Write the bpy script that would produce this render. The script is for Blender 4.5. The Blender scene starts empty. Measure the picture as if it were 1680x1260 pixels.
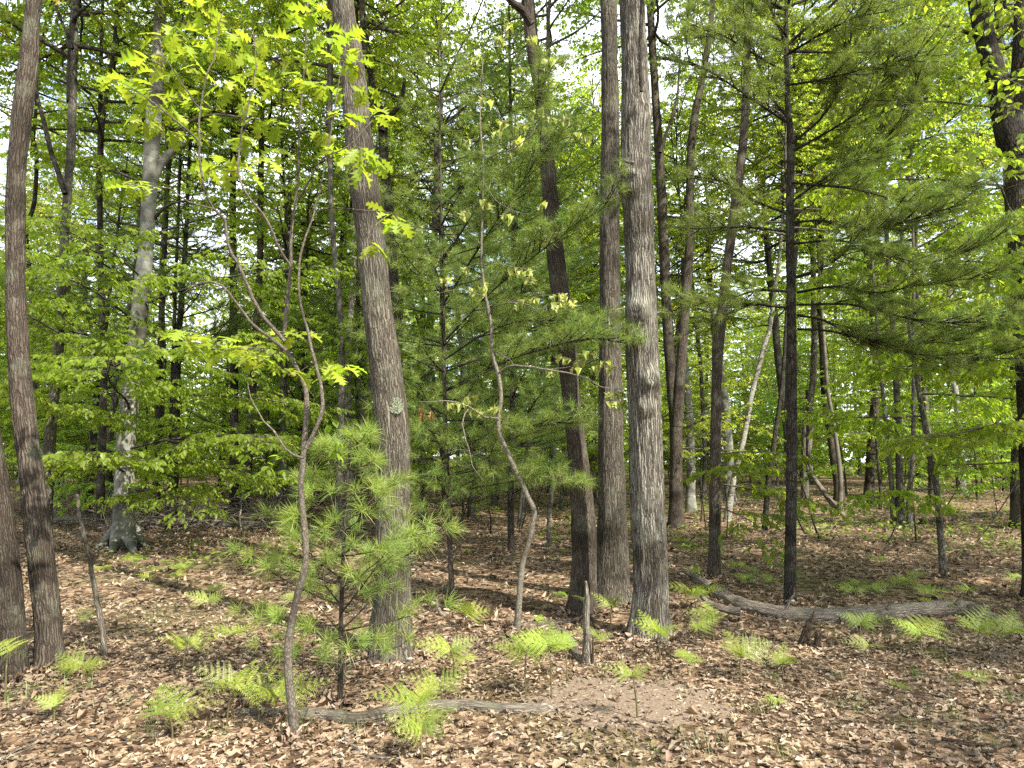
import bpy, math, random
import numpy as np
from mathutils import Vector, Matrix

# ------------------------------------------------------------------ camera, sky, sun, exposure
sc = bpy.context.scene
COL = sc.collection
F = 1115.0                       # focal length in photograph pixels (1680 x 1260)
CAMH = 1.6
PITCH = math.atan(120.0 / F)
cam_d = bpy.data.cameras.new('camera')
cam = bpy.data.objects.new('camera', cam_d)
COL.objects.link(cam)
cam_d.sensor_width = 36.0
cam_d.lens = 36.0 * F / 1680.0
cam_d.clip_start = 0.05
cam_d.clip_end = 2000.0
cam.location = (0, 0, CAMH)
cam.rotation_euler = (math.radians(90) + PITCH, 0, 0)
sc.camera = cam

SUN_EL = math.radians(47)
SUN_AZ = math.radians(136)       # clockwise from +Y (away from the camera): behind, to the right
to_sun = Vector((math.sin(SUN_AZ) * math.cos(SUN_EL), math.cos(SUN_AZ) * math.cos(SUN_EL), math.sin(SUN_EL)))
sun_d = bpy.data.lights.new('sun', 'SUN')
sun_d.energy = 5.0
sun_d.angle = math.radians(0.53)
sun_d.color = (1.0, 0.95, 0.86)
sun = bpy.data.objects.new('sun', sun_d)
COL.objects.link(sun)
sun.rotation_euler = to_sun.to_track_quat('Z', 'Y').to_euler()

world = bpy.data.worlds.new('World')
sc.world = world
world.use_nodes = True
nt = world.node_tree
for n in list(nt.nodes):
    nt.nodes.remove(n)
wo = nt.nodes.new('ShaderNodeOutputWorld')
bg = nt.nodes.new('ShaderNodeBackground')
sky = nt.nodes.new('ShaderNodeTexSky')
sky.sky_type = 'NISHITA'
sky.sun_disc = False
sky.sun_elevation = SUN_EL
sky.sun_rotation = SUN_AZ
tcw = nt.nodes.new('ShaderNodeTexCoord')
nzw = nt.nodes.new('ShaderNodeTexNoise')
nzw.inputs['Scale'].default_value = 2.6
nzw.inputs['Detail'].default_value = 7.0
nzw.inputs['Roughness'].default_value = 0.6
crw = nt.nodes.new('ShaderNodeValToRGB')
crw.color_ramp.elements[0].position = 0.36
crw.color_ramp.elements[1].position = 0.56
mxw = nt.nodes.new('ShaderNodeMix')
mxw.data_type = 'RGBA'
mxw.inputs[7].default_value = (5.6, 5.9, 6.4, 1)      # thin white cloud over the blue
nt.links.new(tcw.outputs['Generated'], nzw.inputs['Vector'])
nt.links.new(nzw.outputs['Fac'], crw.inputs['Fac'])
nt.links.new(crw.outputs['Color'], mxw.inputs[0])
nt.links.new(sky.outputs['Color'], mxw.inputs[6])
nt.links.new(mxw.outputs[2], bg.inputs['Color'])
bg.inputs['Strength'].default_value = 0.15
nt.links.new(bg.outputs['Background'], wo.inputs['Surface'])

sc.view_settings.view_transform = 'Standard'
sc.view_settings.look = 'None'
sc.view_settings.gamma = 1.0
sc.view_settings.use_curve_mapping = False
sc.view_settings.exposure = 1.6
sc.render.engine = 'CYCLES'
sc.cycles.max_bounces = 6
sc.cycles.diffuse_bounces = 3
sc.cycles.glossy_bounces = 2
sc.cycles.transmission_bounces = 4
sc.cycles.use_denoising = False

# ------------------------------------------------------------------ small numeric helpers
rng = np.random.default_rng(11)
random.seed(11)
_perm = np.random.default_rng(3).permutation(256)
_G = np.random.default_rng(4).normal(size=(256, 3))
_G /= np.linalg.norm(_G, axis=1)[:, None]


def noise3(P):
    P = np.asarray(P, float)
    Pi = np.floor(P).astype(np.int64)
    f = P - Pi
    u = f * f * f * (f * (f * 6 - 15) + 10)
    out = np.zeros(len(P))
    for dx in (0, 1):
        for dy in (0, 1):
            for dz in (0, 1):
                h = _perm[(_perm[(_perm[(Pi[:, 0] + dx) & 255] + Pi[:, 1] + dy) & 255] + Pi[:, 2] + dz) & 255]
                d = ((f - (dx, dy, dz)) * _G[h]).sum(1)
                w = (u[:, 0] if dx else 1 - u[:, 0]) * (u[:, 1] if dy else 1 - u[:, 1]) * (u[:, 2] if dz else 1 - u[:, 2])
                out += w * d
    return out


def nrm(A):
    A = np.asarray(A, float)
    return A / (np.linalg.norm(A, axis=-1, keepdims=True) + 1e-9)


def ground_z(x, y):
    x = np.atleast_1d(np.asarray(x, float))
    y = np.atleast_1d(np.asarray(y, float))
    z = 0.16 * noise3(np.stack([x / 5.0, y / 5.0, x * 0 + .3], 1)) + 0.05 * noise3(np.stack([x / 1.1, y / 1.1, x * 0 + 5.3], 1))
    far = np.clip((np.hypot(x, y) - 16) / 40, 0, 1)
    return z + far * 0.5 * noise3(np.stack([x / 14.0, y / 14.0, x * 0 + 9.1], 1))


CP, SP = math.cos(PITCH), math.sin(PITCH)


def ray(px, py):
    dx = (px - 840.0) / F
    dy = (630.0 - py) / F
    return np.array([dx, CP - dy * SP, SP + dy * CP])


def at(px, py, Y):
    d = ray(px, py)
    return np.array([0, 0, CAMH]) + d * (Y / d[1])


def onground(px, py):
    d = ray(px, py)
    z = 0.0
    for _ in range(4):
        p = np.array([0, 0, CAMH]) + d * ((z - CAMH) / d[2])
        z = float(ground_z(p[0], p[1])[0])
    p[2] = z
    return p


def pxw(w, Y):
    return w * Y / F


# ------------------------------------------------------------------ mesh building
class MB:
    def __init__(s):
        s.V, s.T, s.Q, s.B, s.n = [], [], [], [], 0

    def add(s, V, T=None, Q=None, bk=None):
        V = np.asarray(V, float)
        s.V.append(V)
        if T is not None and len(T):
            s.T.append(np.asarray(T, int) + s.n)
        if Q is not None and len(Q):
            s.Q.append(np.asarray(Q, int) + s.n)
        s.B.append(np.asarray(bk, float) if bk is not None else V)
        s.n += len(V)

    def mesh(s, name, mat, smooth=False, bk=False):
        V = np.concatenate(s.V) if s.V else np.zeros((0, 3))
        T = np.concatenate(s.T) if s.T else np.zeros((0, 3), int)
        Q = np.concatenate(s.Q) if s.Q else np.zeros((0, 4), int)
        me = bpy.data.meshes.new(name)
        me.vertices.add(len(V))
        me.vertices.foreach_set('co', V.ravel().astype(np.float32))
        lp = np.concatenate([T.ravel(), Q.ravel()]).astype(np.int32)
        me.loops.add(len(lp))
        me.loops.foreach_set('vertex_index', lp)
        st = np.concatenate([np.arange(len(T)) * 3, len(T) * 3 + np.arange(len(Q)) * 4]).astype(np.int32)
        me.polygons.add(len(st))
        me.polygons.foreach_set('loop_start', st)
        me.polygons.foreach_set('use_smooth', np.full(len(st), bool(smooth)))
        me.materials.append(mat)
        if bk:
            a = me.attributes.new('bk', 'FLOAT_VECTOR', 'POINT')
            a.data.foreach_set('vector', np.concatenate(s.B).ravel().astype(np.float32))
        me.update(calc_edges=True)
        return me


def frames(P):
    Tn = nrm(np.gradient(P, axis=0))
    a = np.array([1.0, 0, 0]) if abs(Tn[0][0]) < 0.8 else np.array([0, 1.0, 0])
    N = np.zeros_like(P)
    n = nrm(a - Tn[0] * (a @ Tn[0]))
    for i in range(len(P)):
        n = n - Tn[i] * (n @ Tn[i])
        n = n / (np.linalg.norm(n) + 1e-9)
        N[i] = n
    return Tn, N, np.cross(Tn, N)


def tube(mb, P, R, n=6, disp=None, cap0=False, off=0.0):
    P = np.asarray(P, float)
    R = np.asarray(R, float)
    m = len(P)
    Tn, N, B = frames(P)
    th = np.arange(n) / n * 2 * math.pi
    s = np.concatenate([[0], np.cumsum(np.linalg.norm(np.diff(P, axis=0), axis=1))]) + off
    c, sn = np.cos(th), np.sin(th)
    bk = np.stack([np.outer(R, c), np.outer(R, sn), np.repeat(s[:, None], n, 1)], 2).reshape(-1, 3)
    RR = np.repeat(R[:, None], n, 1)
    if disp is not None:
        RR = RR + disp(bk, np.repeat(th[None], m, 0).ravel(), np.repeat(s[:, None], n, 1).ravel()).reshape(m, n)
    V = P[:, None] + RR[..., None] * (c[None, :, None] * N[:, None] + sn[None, :, None] * B[:, None])
    V = V.reshape(-1, 3)
    i = np.arange(m - 1)[:, None] * n
    j = np.arange(n)[None]
    j2 = (j + 1) % n
    Q = np.stack([i + j, i + j2, i + n + j2, i + n + j], 2).reshape(-1, 4)
    V = np.vstack([V, P[-1] + Tn[-1] * R[-1] * .4])
    bk = np.vstack([bk, [[0, 0, s[-1]]]])
    k = (m - 1) * n
    T = np.stack([k + np.arange(n), k + (np.arange(n) + 1) % n, np.full(n, m * n)], 1)
    if cap0:
        V = np.vstack([V, P[0] - Tn[0] * R[0] * .15])
        bk = np.vstack([bk, [[0, 0, s[0]]]])
        T = np.vstack([T, np.stack([(np.arange(n) + 1) % n, np.arange(n), np.full(n, m * n + 1)], 1)])
    mb.add(V, T, Q, bk)


def spline(P, R, step):
    """Catmull-Rom through points P (with radii R), resampled about every `step` metres."""
    P = np.asarray(P, float)
    R = np.asarray(R, float)
    X = np.column_stack([P, R])
    X = np.vstack([2 * X[0] - X[1], X, 2 * X[-1] - X[-2]])
    out = []
    for i in range(1, len(X) - 2):
        k = max(1, int(round(np.linalg.norm(X[i + 1, :3] - X[i, :3]) / step)))
        t = np.arange(k)[:, None] / k
        a, b, c, d = X[i - 1], X[i], X[i + 1], X[i + 2]
        out.append(.5 * (2 * b + (c - a) * t + (2 * a - 5 * b + 4 * c - d) * t ** 2 + (3 * b - a - 3 * c + d) * t ** 3))
    out.append(X[-2][None])
    X = np.vstack(out)
    return X[:, :3], np.maximum(X[:, 3], 0.0008)


def fr(D, U):
    """orthonormal frames: y along D, z near U"""
    D = nrm(D)
    X = nrm(np.cross(D, U))
    Z = np.cross(X, D)
    return X, D, Z


def stamp(mb, tmpl, pos, D, U, size):
    tv, tt = tmpl
    X, Y, Z = fr(D, U)
    s = np.asarray(size)[:, None, None]
    V = pos[:, None] + s * (tv[None, :, 0:1] * X[:, None] + tv[None, :, 1:2] * Y[:, None] + tv[None, :, 2:3] * Z[:, None])
    T = tt[None] + (np.arange(len(pos)) * len(tv))[:, None, None]
    mb.add(V.reshape(-1, 3), T.reshape(-1, 3))


def mat_of(pos, D, U, s):
    X, Y, Z = fr(np.asarray(D)[None], np.asarray(U)[None])
    M = Matrix.Identity(4)
    for r in range(3):
        M[r][0], M[r][1], M[r][2], M[r][3] = X[0][r] * s, Y[0][r] * s, Z[0][r] * s, pos[r]
    return M


# ------------------------------------------------------------------ scene objects
def tag(o, label=None, cat=None, group=None, kind=None):
    if label:
        o['label'] = label
    if cat:
        o['category'] = cat
    if group:
        o['group'] = group
    if kind:
        o['kind'] = kind
    return o


def thing(name, label, cat, loc=(0, 0, 0), group=None, rz=0.0, scale=1.0):
    o = bpy.data.objects.new(name, None)
    COL.objects.link(o)
    o.empty_display_size = .1
    o.location = loc
    o.rotation_euler = (0, 0, rz)
    o.scale = (scale, scale, scale)
    return tag(o, label, cat, group)


def obj(name, me, parent=None, kind=None, loc=None, mw=None):
    o = bpy.data.objects.new(name, me)
    COL.objects.link(o)
    o.parent = parent
    if mw is not None:
        o.matrix_basis = mw
    elif loc is not None:
        o.location = loc
    if kind:
        o['kind'] = kind
    return o


# ------------------------------------------------------------------ materials
def newmat(name):
    m = bpy.data.materials.new(name)
    m.use_nodes = True
    t = m.node_tree
    for n in list(t.nodes):
        t.nodes.remove(n)
    return m, t, t.nodes.new('ShaderNodeOutputMaterial')


def ramp(t, stops):
    r = t.nodes.new('ShaderNodeValToRGB')
    e = r.color_ramp.elements
    while len(e) < len(stops):
        e.new(0.5)
    for k, (p, c) in enumerate(stops):
        e[k].position = p
        e[k].color = (*c, 1)
    return r


def leaf_mat(name, stops, trans=0.5, tcol=1.6, rough=.45, objvar=.25, spec=.35, patch=0.0):
    """leaf: colour varies leaf by leaf, light passes through the blade"""
    m, t, out = newmat(name)
    g = t.nodes.new('ShaderNodeNewGeometry')
    r = ramp(t, stops)
    t.links.new(g.outputs['Random Per Island'], r.inputs['Fac'])
    oi = t.nodes.new('ShaderNodeObjectInfo')
    hs = t.nodes.new('ShaderNodeHueSaturation')
    mr = t.nodes.new('ShaderNodeMapRange')
    mr.inputs['To Min'].default_value = 1 - objvar
    mr.inputs['To Max'].default_value = 1 + objvar
    t.links.new(oi.outputs['Random'], mr.inputs['Value'])
    t.links.new(mr.outputs['Result'], hs.inputs['Value'])
    mr2 = t.nodes.new('ShaderNodeMapRange')
    mr2.inputs['To Min'].default_value = .485
    mr2.inputs['To Max'].default_value = .515
    ml = t.nodes.new('ShaderNodeMath')
    ml.operation = 'MULTIPLY'
    ml.inputs[1].default_value = 7.31
    fm = t.nodes.new('ShaderNodeMath')
    fm.operation = 'FRACT'
    t.links.new(oi.outputs['Random'], ml.inputs[0])
    t.links.new(ml.outputs[0], fm.inputs[0])
    t.links.new(fm.outputs[0], mr2.inputs['Value'])
    t.links.new(mr2.outputs['Result'], hs.inputs['Hue'])
    if patch:
        pn = t.nodes.new('ShaderNodeTexNoise')
        pn.inputs['Scale'].default_value = .9
        pn.inputs['Detail'].default_value = 4
        t.links.new(g.outputs['Position'], pn.inputs['Vector'])
        pr = t.nodes.new('ShaderNodeMapRange')
        pr.inputs['From Min'].default_value = .35
        pr.inputs['From Max'].default_value = .65
        pr.inputs['To Min'].default_value = 1 - patch
        pr.inputs['To Max'].default_value = 1 + patch * .35
        t.links.new(pn.outputs['Fac'], pr.inputs['Value'])
        h2 = t.nodes.new('ShaderNodeHueSaturation')
        t.links.new(pr.outputs['Result'], h2.inputs['Value'])
        t.links.new(r.outputs['Color'], h2.inputs['Color'])
        t.links.new(h2.outputs['Color'], hs.inputs['Color'])
    else:
        t.links.new(r.outputs['Color'], hs.inputs['Color'])
    p = t.nodes.new('ShaderNodeBsdfPrincipled')
    p.inputs['Roughness'].default_value = rough
    p.inputs['Specular IOR Level'].default_value = spec
    t.links.new(hs.outputs['Color'], p.inputs['Base Color'])
    tr = t.nodes.new('ShaderNodeBsdfTranslucent')
    mu = t.nodes.new('ShaderNodeMix')
    mu.data_type = 'RGBA'
    mu.blend_type = 'MULTIPLY'
    mu.inputs[0].default_value = 1.0
    mu.inputs[7].default_value = (tcol * .95, tcol, tcol * .5, 1)
    t.links.new(hs.outputs['Color'], mu.inputs[6])
    t.links.new(mu.outputs[2], tr.inputs['Color'])
    mx = t.nodes.new('ShaderNodeMixShader')
    mx.inputs[0].default_value = trans
    t.links.new(p.outputs[0], mx.inputs[1])
    t.links.new(tr.outputs[0], mx.inputs[2])
    t.links.new(mx.outputs[0], out.inputs['Surface'])
    return m


def bark_mat(name, dark, light, sc_xy=55, sc_z=7, bump=.9, furrow=(.02, .22), lichen=0.25, lcol=(.23, .25, .17), dist=.02, objvar=.18, grain=.1):
    m, t, out = newmat(name)
    a = t.nodes.new('ShaderNodeAttribute')
    a.attribute_name = 'bk'
    n1 = t.nodes.new('ShaderNodeTexNoise')
    n1.inputs['Scale'].default_value = 14
    n1.inputs['Detail'].default_value = 3
    t.links.new(a.outputs['Vector'], n1.inputs['Vector'])
    wv = t.nodes.new('ShaderNodeVectorMath')
    wv.operation = 'MULTIPLY_ADD'
    wv.inputs[1].default_value = (.03, .03, .12)
    t.links.new(n1.outputs['Color'], wv.inputs[0])
    t.links.new(a.outputs['Vector'], wv.inputs[2])
    mp = t.nodes.new('ShaderNodeMapping')
    mp.inputs['Scale'].default_value = (sc_xy, sc_xy, sc_z)
    t.links.new(wv.outputs['Vector'], mp.inputs['Vector'])
    vo = t.nodes.new('ShaderNodeTexVoronoi')
    vo.feature = 'DISTANCE_TO_EDGE'
    vo.inputs['Scale'].default_value = 1
    t.links.new(mp.outputs['Vector'], vo.inputs['Vector'])
    mrf = t.nodes.new('ShaderNodeMapRange')
    mrf.inputs['From Min'].default_value = furrow[0]
    mrf.inputs['From Max'].default_value = furrow[1]
    t.links.new(vo.outputs['Distance'], mrf.inputs['Value'])
    n2 = t.nodes.new('ShaderNodeTexNoise')
    n2.inputs['Scale'].default_value = 1.3
    n2.inputs['Detail'].default_value = 9
    n2.inputs['Roughness'].default_value = .72
    mp2 = t.nodes.new('ShaderNodeMapping')
    mp2.inputs['Scale'].default_value = (sc_xy * .8, sc_xy * .8, sc_z * 1.3)
    t.links.new(a.outputs['Vector'], mp2.inputs['Vector'])
    t.links.new(mp2.outputs['Vector'], n2.inputs['Vector'])
    mu = t.nodes.new('ShaderNodeMath')
    mu.operation = 'MULTIPLY'
    t.links.new(mrf.outputs['Result'], mu.inputs[0])
    n2r = t.nodes.new('ShaderNodeMapRange')
    n2r.inputs['From Min'].default_value = .25
    n2r.inputs['From Max'].default_value = .7
    n2r.inputs['To Min'].default_value = grain
    t.links.new(n2.outputs['Fac'], n2r.inputs['Value'])
    t.links.new(n2r.outputs['Result'], mu.inputs[1])
    cm = t.nodes.new('ShaderNodeMix')
    cm.data_type = 'RGBA'
    cm.inputs[6].default_value = (*dark, 1)
    cm.inputs[7].default_value = (*light, 1)
    t.links.new(mu.outputs[0], cm.inputs[0])
    n3 = t.nodes.new('ShaderNodeTexNoise')
    n3.inputs['Scale'].default_value = 5
    n3.inputs['Detail'].default_value = 6
    n3.inputs['Roughness'].default_value = .65
    t.links.new(a.outputs['Vector'], n3.inputs['Vector'])
    lr = ramp(t, [(.5, (0, 0, 0)), (.66, (1, 1, 1))])
    t.links.new(n3.outputs['Fac'], lr.inputs['Fac'])
    lm = t.nodes.new('ShaderNodeMath')
    lm.operation = 'MULTIPLY'
    lm.inputs[1].default_value = lichen
    t.links.new(lr.outputs['Color'], lm.inputs[0])
    c2 = t.nodes.new('ShaderNodeMix')
    c2.data_type = 'RGBA'
    c2.inputs[7].default_value = (*lcol, 1)
    t.links.new(lm.outputs[0], c2.inputs[0])
    t.links.new(cm.outputs[2], c2.inputs[6])
    n4 = t.nodes.new('ShaderNodeTexNoise')
    n4.inputs['Scale'].default_value = 1.7
    n4.inputs['Detail'].default_value = 5
    t.links.new(a.outputs['Vector'], n4.inputs['Vector'])
    r4_ = ramp(t, [(.34, (.42, .40, .36)), (.5, (.9, .9, .88)), (.68, (1.12, 1.1, 1.05))])
    t.links.new(n4.outputs['Fac'], r4_.inputs['Fac'])
    c3 = t.nodes.new('ShaderNodeMix')
    c3.data_type = 'RGBA'
    c3.blend_type = 'MULTIPLY'
    c3.inputs[0].default_value = 1.0
    t.links.new(c2.outputs[2], c3.inputs[6])
    t.links.new(r4_.outputs['Color'], c3.inputs[7])
    c2 = c3
    oi = t.nodes.new('ShaderNodeObjectInfo')
    hs = t.nodes.new('ShaderNodeHueSaturation')
    mo = t.nodes.new('ShaderNodeMapRange')
    mo.inputs['To Min'].default_value = 1 - objvar
    mo.inputs['To Max'].default_value = 1 + objvar
    t.links.new(oi.outputs['Random'], mo.inputs['Value'])
    t.links.new(mo.outputs['Result'], hs.inputs['Value'])
    t.links.new(c2.outputs[2], hs.inputs['Color'])
    p = t.nodes.new('ShaderNodeBsdfPrincipled')
    p.inputs['Roughness'].default_value = .9
    p.inputs['Specular IOR Level'].default_value = .15
    t.links.new(hs.outputs['Color'], p.inputs['Base Color'])
    bp = t.nodes.new('ShaderNodeBump')
    bp.inputs['Strength'].default_value = bump
    bp.inputs['Distance'].default_value = dist
    t.links.new(mu.outputs[0], bp.inputs['Height'])
    t.links.new(bp.outputs['Normal'], p.inputs['Normal'])
    t.links.new(p.outputs[0], out.inputs['Surface'])
    return m


M = {}
M['oak_bark'] = bark_mat('oak_bark', (.030, .023, .017), (.25, .222, .172), 62, 3.0, furrow=(.0, .25))
M['pale_bark'] = bark_mat('pale_bark', (.034, .027, .02), (.45, .415, .345), 58, 2.6, lichen=.25, lcol=(.36, .38, .29), furrow=(.02, .34))
M['brown_bark'] = bark_mat('brown_bark', (.028, .02, .015), (.155, .128, .098), 58, 3.8, furrow=(.0, .26))
M['dark_bark'] = bark_mat('dark_bark', (.014, .011, .009), (.095, .08, .062), 50, 8)
M['grey_bark'] = bark_mat('grey_bark', (.035, .03, .025), (.165, .152, .122), 40, 8, bump=.5, dist=.01, objvar=.35)
M['beech_bark'] = bark_mat('beech_bark', (.12, .118, .10), (.235, .23, .20), 5, 7, bump=.25, dist=.005, lichen=.75, lcol=(.34, .34, .29), furrow=(0, .5), grain=.55)
M['birch_bark'] = bark_mat('birch_bark', (.06, .052, .045), (.38, .36, .30), 5, 30, bump=.3, dist=.004, furrow=(.02, .10), lichen=.3, lcol=(.26, .25, .20), grain=.4)
M['twig_bark'] = bark_mat('twig_bark', (.06, .048, .038), (.20, .172, .135), 60, 40, bump=.4, dist=.004)
M['pale_twig'] = bark_mat('pale_twig', (.07, .06, .046), (.25, .22, .175), 60, 40, bump=.3, dist=.003)
M['dead_wood'] = bark_mat('dead_wood', (.06, .05, .04), (.42, .36, .29), 90, 3, bump=.8, dist=.012, lichen=.35, lcol=(.20, .22, .13), furrow=(.0, .3))
M['rotten_wood'] = bark_mat('rotten_wood', (.02, .014, .01), (.17, .115, .075), 80, 5, bump=.8, dist=.01)

# spring foliage
M['beech_leaf'] = leaf_mat('beech_leaf', [(0, (.085, .125, .013)), (.5, (.12, .17, .018)), (1, (.18, .23, .032))], .58, 2.9)
M['canopy_leaf'] = leaf_mat('canopy_leaf', [(0, (.09, .122, .013)), (.5, (.13, .168, .019)), (.9, (.19, .23, .032)), (.97, (.24, .21, .06)), (1, (.27, .18, .07))], .62, 2.9)
M['maple_leaf'] = leaf_mat('maple_leaf', [(0, (.088, .125, .013)), (.6, (.132, .175, .019)), (1, (.195, .235, .033))], .6, 2.9)
M['oak_leaf'] = leaf_mat('oak_leaf', [(0, (.15, .22, .02)), (.6, (.24, .30, .035)), (1, (.34, .35, .07))], .5, 1.6, objvar=.2)
M['young_leaf'] = leaf_mat('young_leaf', [(0, (.20, .25, .05)), (.6, (.30, .33, .09)), (1, (.36, .31, .12))], .45, 1.4, objvar=.2)
M['needle'] = leaf_mat('needle', [(0, (.075, .115, .024)), (.6, (.135, .19, .04)), (1, (.24, .29, .075))], .4, 1.9, rough=.4, objvar=.22)
M['sapling_needle'] = leaf_mat('sapling_needle', [(0, (.12, .17, .035)), (.6, (.19, .25, .055)), (1, (.30, .35, .10))], .45, 1.9, rough=.45, objvar=.18)
M['far_needle'] = leaf_mat('far_needle', [(0, (.065, .105, .018)), (.6, (.11, .16, .028)), (1, (.17, .215, .045))], .42, 2.2, objvar=.15)
M['fern'] = leaf_mat('fern', [(0, (.15, .20, .028)), (1, (.25, .30, .05))], .42, 1.6, objvar=.28)
M['fern_stem'] = leaf_mat('fern_stem', [(0, (.06, .05, .02)), (1, (.09, .075, .03))], .05, 1)
M['grass'] = leaf_mat('grass', [(0, (.05, .09, .015)), (1, (.12, .18, .03))], .35, 1.5)
M['seedling'] = leaf_mat('seedling', [(0, (.07, .13, .015)), (1, (.17, .25, .03))], .45, 1.6)
M['litter'] = leaf_mat('litter', [(0, (.05, .032, .02)), (.22, (.125, .08, .05)), (.5, (.235, .16, .105)), (.85, (.335, .245, .17)), (1, (.45, .355, .265))], .15, 1.0, rough=.6, objvar=.18, patch=.5)
M['dead_leaf'] = leaf_mat('dead_leaf', [(0, (.24, .12, .05)), (1, (.32, .18, .085))], .3, 1.2)


def ground_mat():
    m, t, out = newmat('leaf_mould')
    g = t.nodes.new('ShaderNodeNewGeometry')
    n0 = t.nodes.new('ShaderNodeTexNoise')
    n0.inputs['Scale'].default_value = 7
    n0.inputs['Detail'].default_value = 4
    t.links.new(g.outputs['Position'], n0.inputs['Vector'])
    w = t.nodes.new('ShaderNodeVectorMath')
    w.operation = 'MULTIPLY_ADD'
    w.inputs[1].default_value = (.12, .12, .12)
    t.links.new(n0.outputs['Color'], w.inputs[0])
    t.links.new(g.outputs['Position'], w.inputs[2])
    v = t.nodes.new('ShaderNodeTexVoronoi')
    v.inputs['Scale'].default_value = 17
    t.links.new(w.outputs['Vector'], v.inputs['Vector'])
    sp = t.nodes.new('ShaderNodeSeparateColor')
    t.links.new(v.outputs['Color'], sp.inputs['Color'])
    r = ramp(t, [(0, (.035, .022, .014)), (.3, (.085, .052, .03)), (.65, (.17, .11, .065)), (1, (.30, .215, .14))])
    t.links.new(sp.outputs['Red'], r.inputs['Fac'])
    n1 = t.nodes.new('ShaderNodeTexNoise')
    n1.inputs['Scale'].default_value = 60
    n1.inputs['Detail'].default_value = 6
    t.links.new(g.outputs['Position'], n1.inputs['Vector'])
    mr = t.nodes.new('ShaderNodeMapRange')
    mr.inputs['To Min'].default_value = .45
    mr.inputs['To Max'].default_value = 1.45
    t.links.new(n1.outputs['Fac'], mr.inputs['Value'])
    hs = t.nodes.new('ShaderNodeHueSaturation')
    t.links.new(mr.outputs['Result'], hs.inputs['Value'])
    t.links.new(r.outputs['Color'], hs.inputs['Color'])
    n2 = t.nodes.new('ShaderNodeTexNoise')
    n2.inputs['Scale'].default_value = .35
    n2.inputs['Detail'].default_value = 5
    t.links.new(g.outputs['Position'], n2.inputs['Vector'])
    r2 = ramp(t, [(.52, (0, 0, 0)), (.68, (.55, .55, .55))])
    t.links.new(n2.outputs['Fac'], r2.inputs['Fac'])
    mx = t.nodes.new('ShaderNodeMix')
    mx.data_type = 'RGBA'
    mx.inputs[7].default_value = (.055, .075, .02, 1)
    t.links.new(r2.outputs['Color'], mx.inputs[0])
    t.links.new(hs.outputs['Color'], mx.inputs[6])
    p = t.nodes.new('ShaderNodeBsdfPrincipled')
    p.inputs['Roughness'].default_value = .95
    p.inputs['Specular IOR Level'].default_value = .1
    t.links.new(mx.outputs[2], p.inputs['Base Color'])
    ad = t.nodes.new('ShaderNodeMath')
    ad.operation = 'ADD'
    t.links.new(v.outputs['Distance'], ad.inputs[0])
    t.links.new(n1.outputs['Fac'], ad.inputs[1])
    b = t.nodes.new('ShaderNodeBump')
    b.inputs['Strength'].default_value = .8
    b.inputs['Distance'].default_value = .03
    t.links.new(ad.outputs[0], b.inputs['Height'])
    t.links.new(b.outputs['Normal'], p.inputs['Normal'])
    t.links.new(p.outputs[0], out.inputs['Surface'])
    return m


M['ground'] = ground_mat()


def lichen_mat():
    m, t, out = newmat('lichen')
    g = t.nodes.new('ShaderNodeNewGeometry')
    n = t.nodes.new('ShaderNodeTexNoise')
    n.inputs['Scale'].default_value = 90
    n.inputs['Detail'].default_value = 5
    t.links.new(g.outputs['Position'], n.inputs['Vector'])
    r = ramp(t, [(.35, (.06, .065, .04)), (.5, (.15, .17, .095)), (.7, (.24, .25, .18))])
    t.links.new(n.outputs['Fac'], r.inputs['Fac'])
    p = t.nodes.new('ShaderNodeBsdfPrincipled')
    p.inputs['Roughness'].default_value = .95
    t.links.new(r.outputs['Color'], p.inputs['Base Color'])
    t.links.new(p.outputs[0], out.inputs['Surface'])
    return m


M['lichen'] = lichen_mat()


def soil_mat():
    m, t, out = newmat('sandy_soil')
    g = t.nodes.new('ShaderNodeNewGeometry')
    n = t.nodes.new('ShaderNodeTexNoise')
    n.inputs['Scale'].default_value = 45
    n.inputs['Detail'].default_value = 8
    n.inputs['Roughness'].default_value = .7
    t.links.new(g.outputs['Position'], n.inputs['Vector'])
    r = ramp(t, [(.3, (.06, .042, .027)), (.5, (.15, .106, .07)), (.7, (.25, .19, .13))])
    t.links.new(n.outputs['Fac'], r.inputs['Fac'])
    p = t.nodes.new('ShaderNodeBsdfPrincipled')
    p.inputs['Roughness'].default_value = .95
    t.links.new(r.outputs['Color'], p.inputs['Base Color'])
    b = t.nodes.new('ShaderNodeBump')
    b.inputs['Strength'].default_value = .8
    b.inputs['Distance'].default_value = .02
    t.links.new(n.outputs['Fac'], b.inputs['Height'])
    t.links.new(b.outputs['Normal'], p.inputs['Normal'])
    t.links.new(p.outputs[0], out.inputs['Surface'])
    return m


M['soil'] = soil_mat()

# ------------------------------------------------------------------ leaf and needle templates (x across, y along, z up)
def arr(v, t):
    return np.array(v, float), np.array(t, int)


DIAMOND = arr([(0, 0, 0), (-.31, .42, .07), (0, 1, -.1), (.31, .42, .07)], [(0, 3, 2), (0, 2, 1)])
OVAL = arr([(0, 0, 0), (0, .35, -.03), (0, .68, -.04), (0, 1, -.12), (-.22, .2, .04), (-.31, .48, .05), (-.18, .8, 0),
            (.22, .2, .04), (.31, .48, .05), (.18, .8, 0)],
           [(0, 1, 4), (1, 5, 4), (1, 2, 5), (2, 6, 5), (2, 3, 6), (0, 7, 1), (1, 7, 8), (1, 8, 2), (2, 8, 9), (2, 9, 3)])


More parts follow.
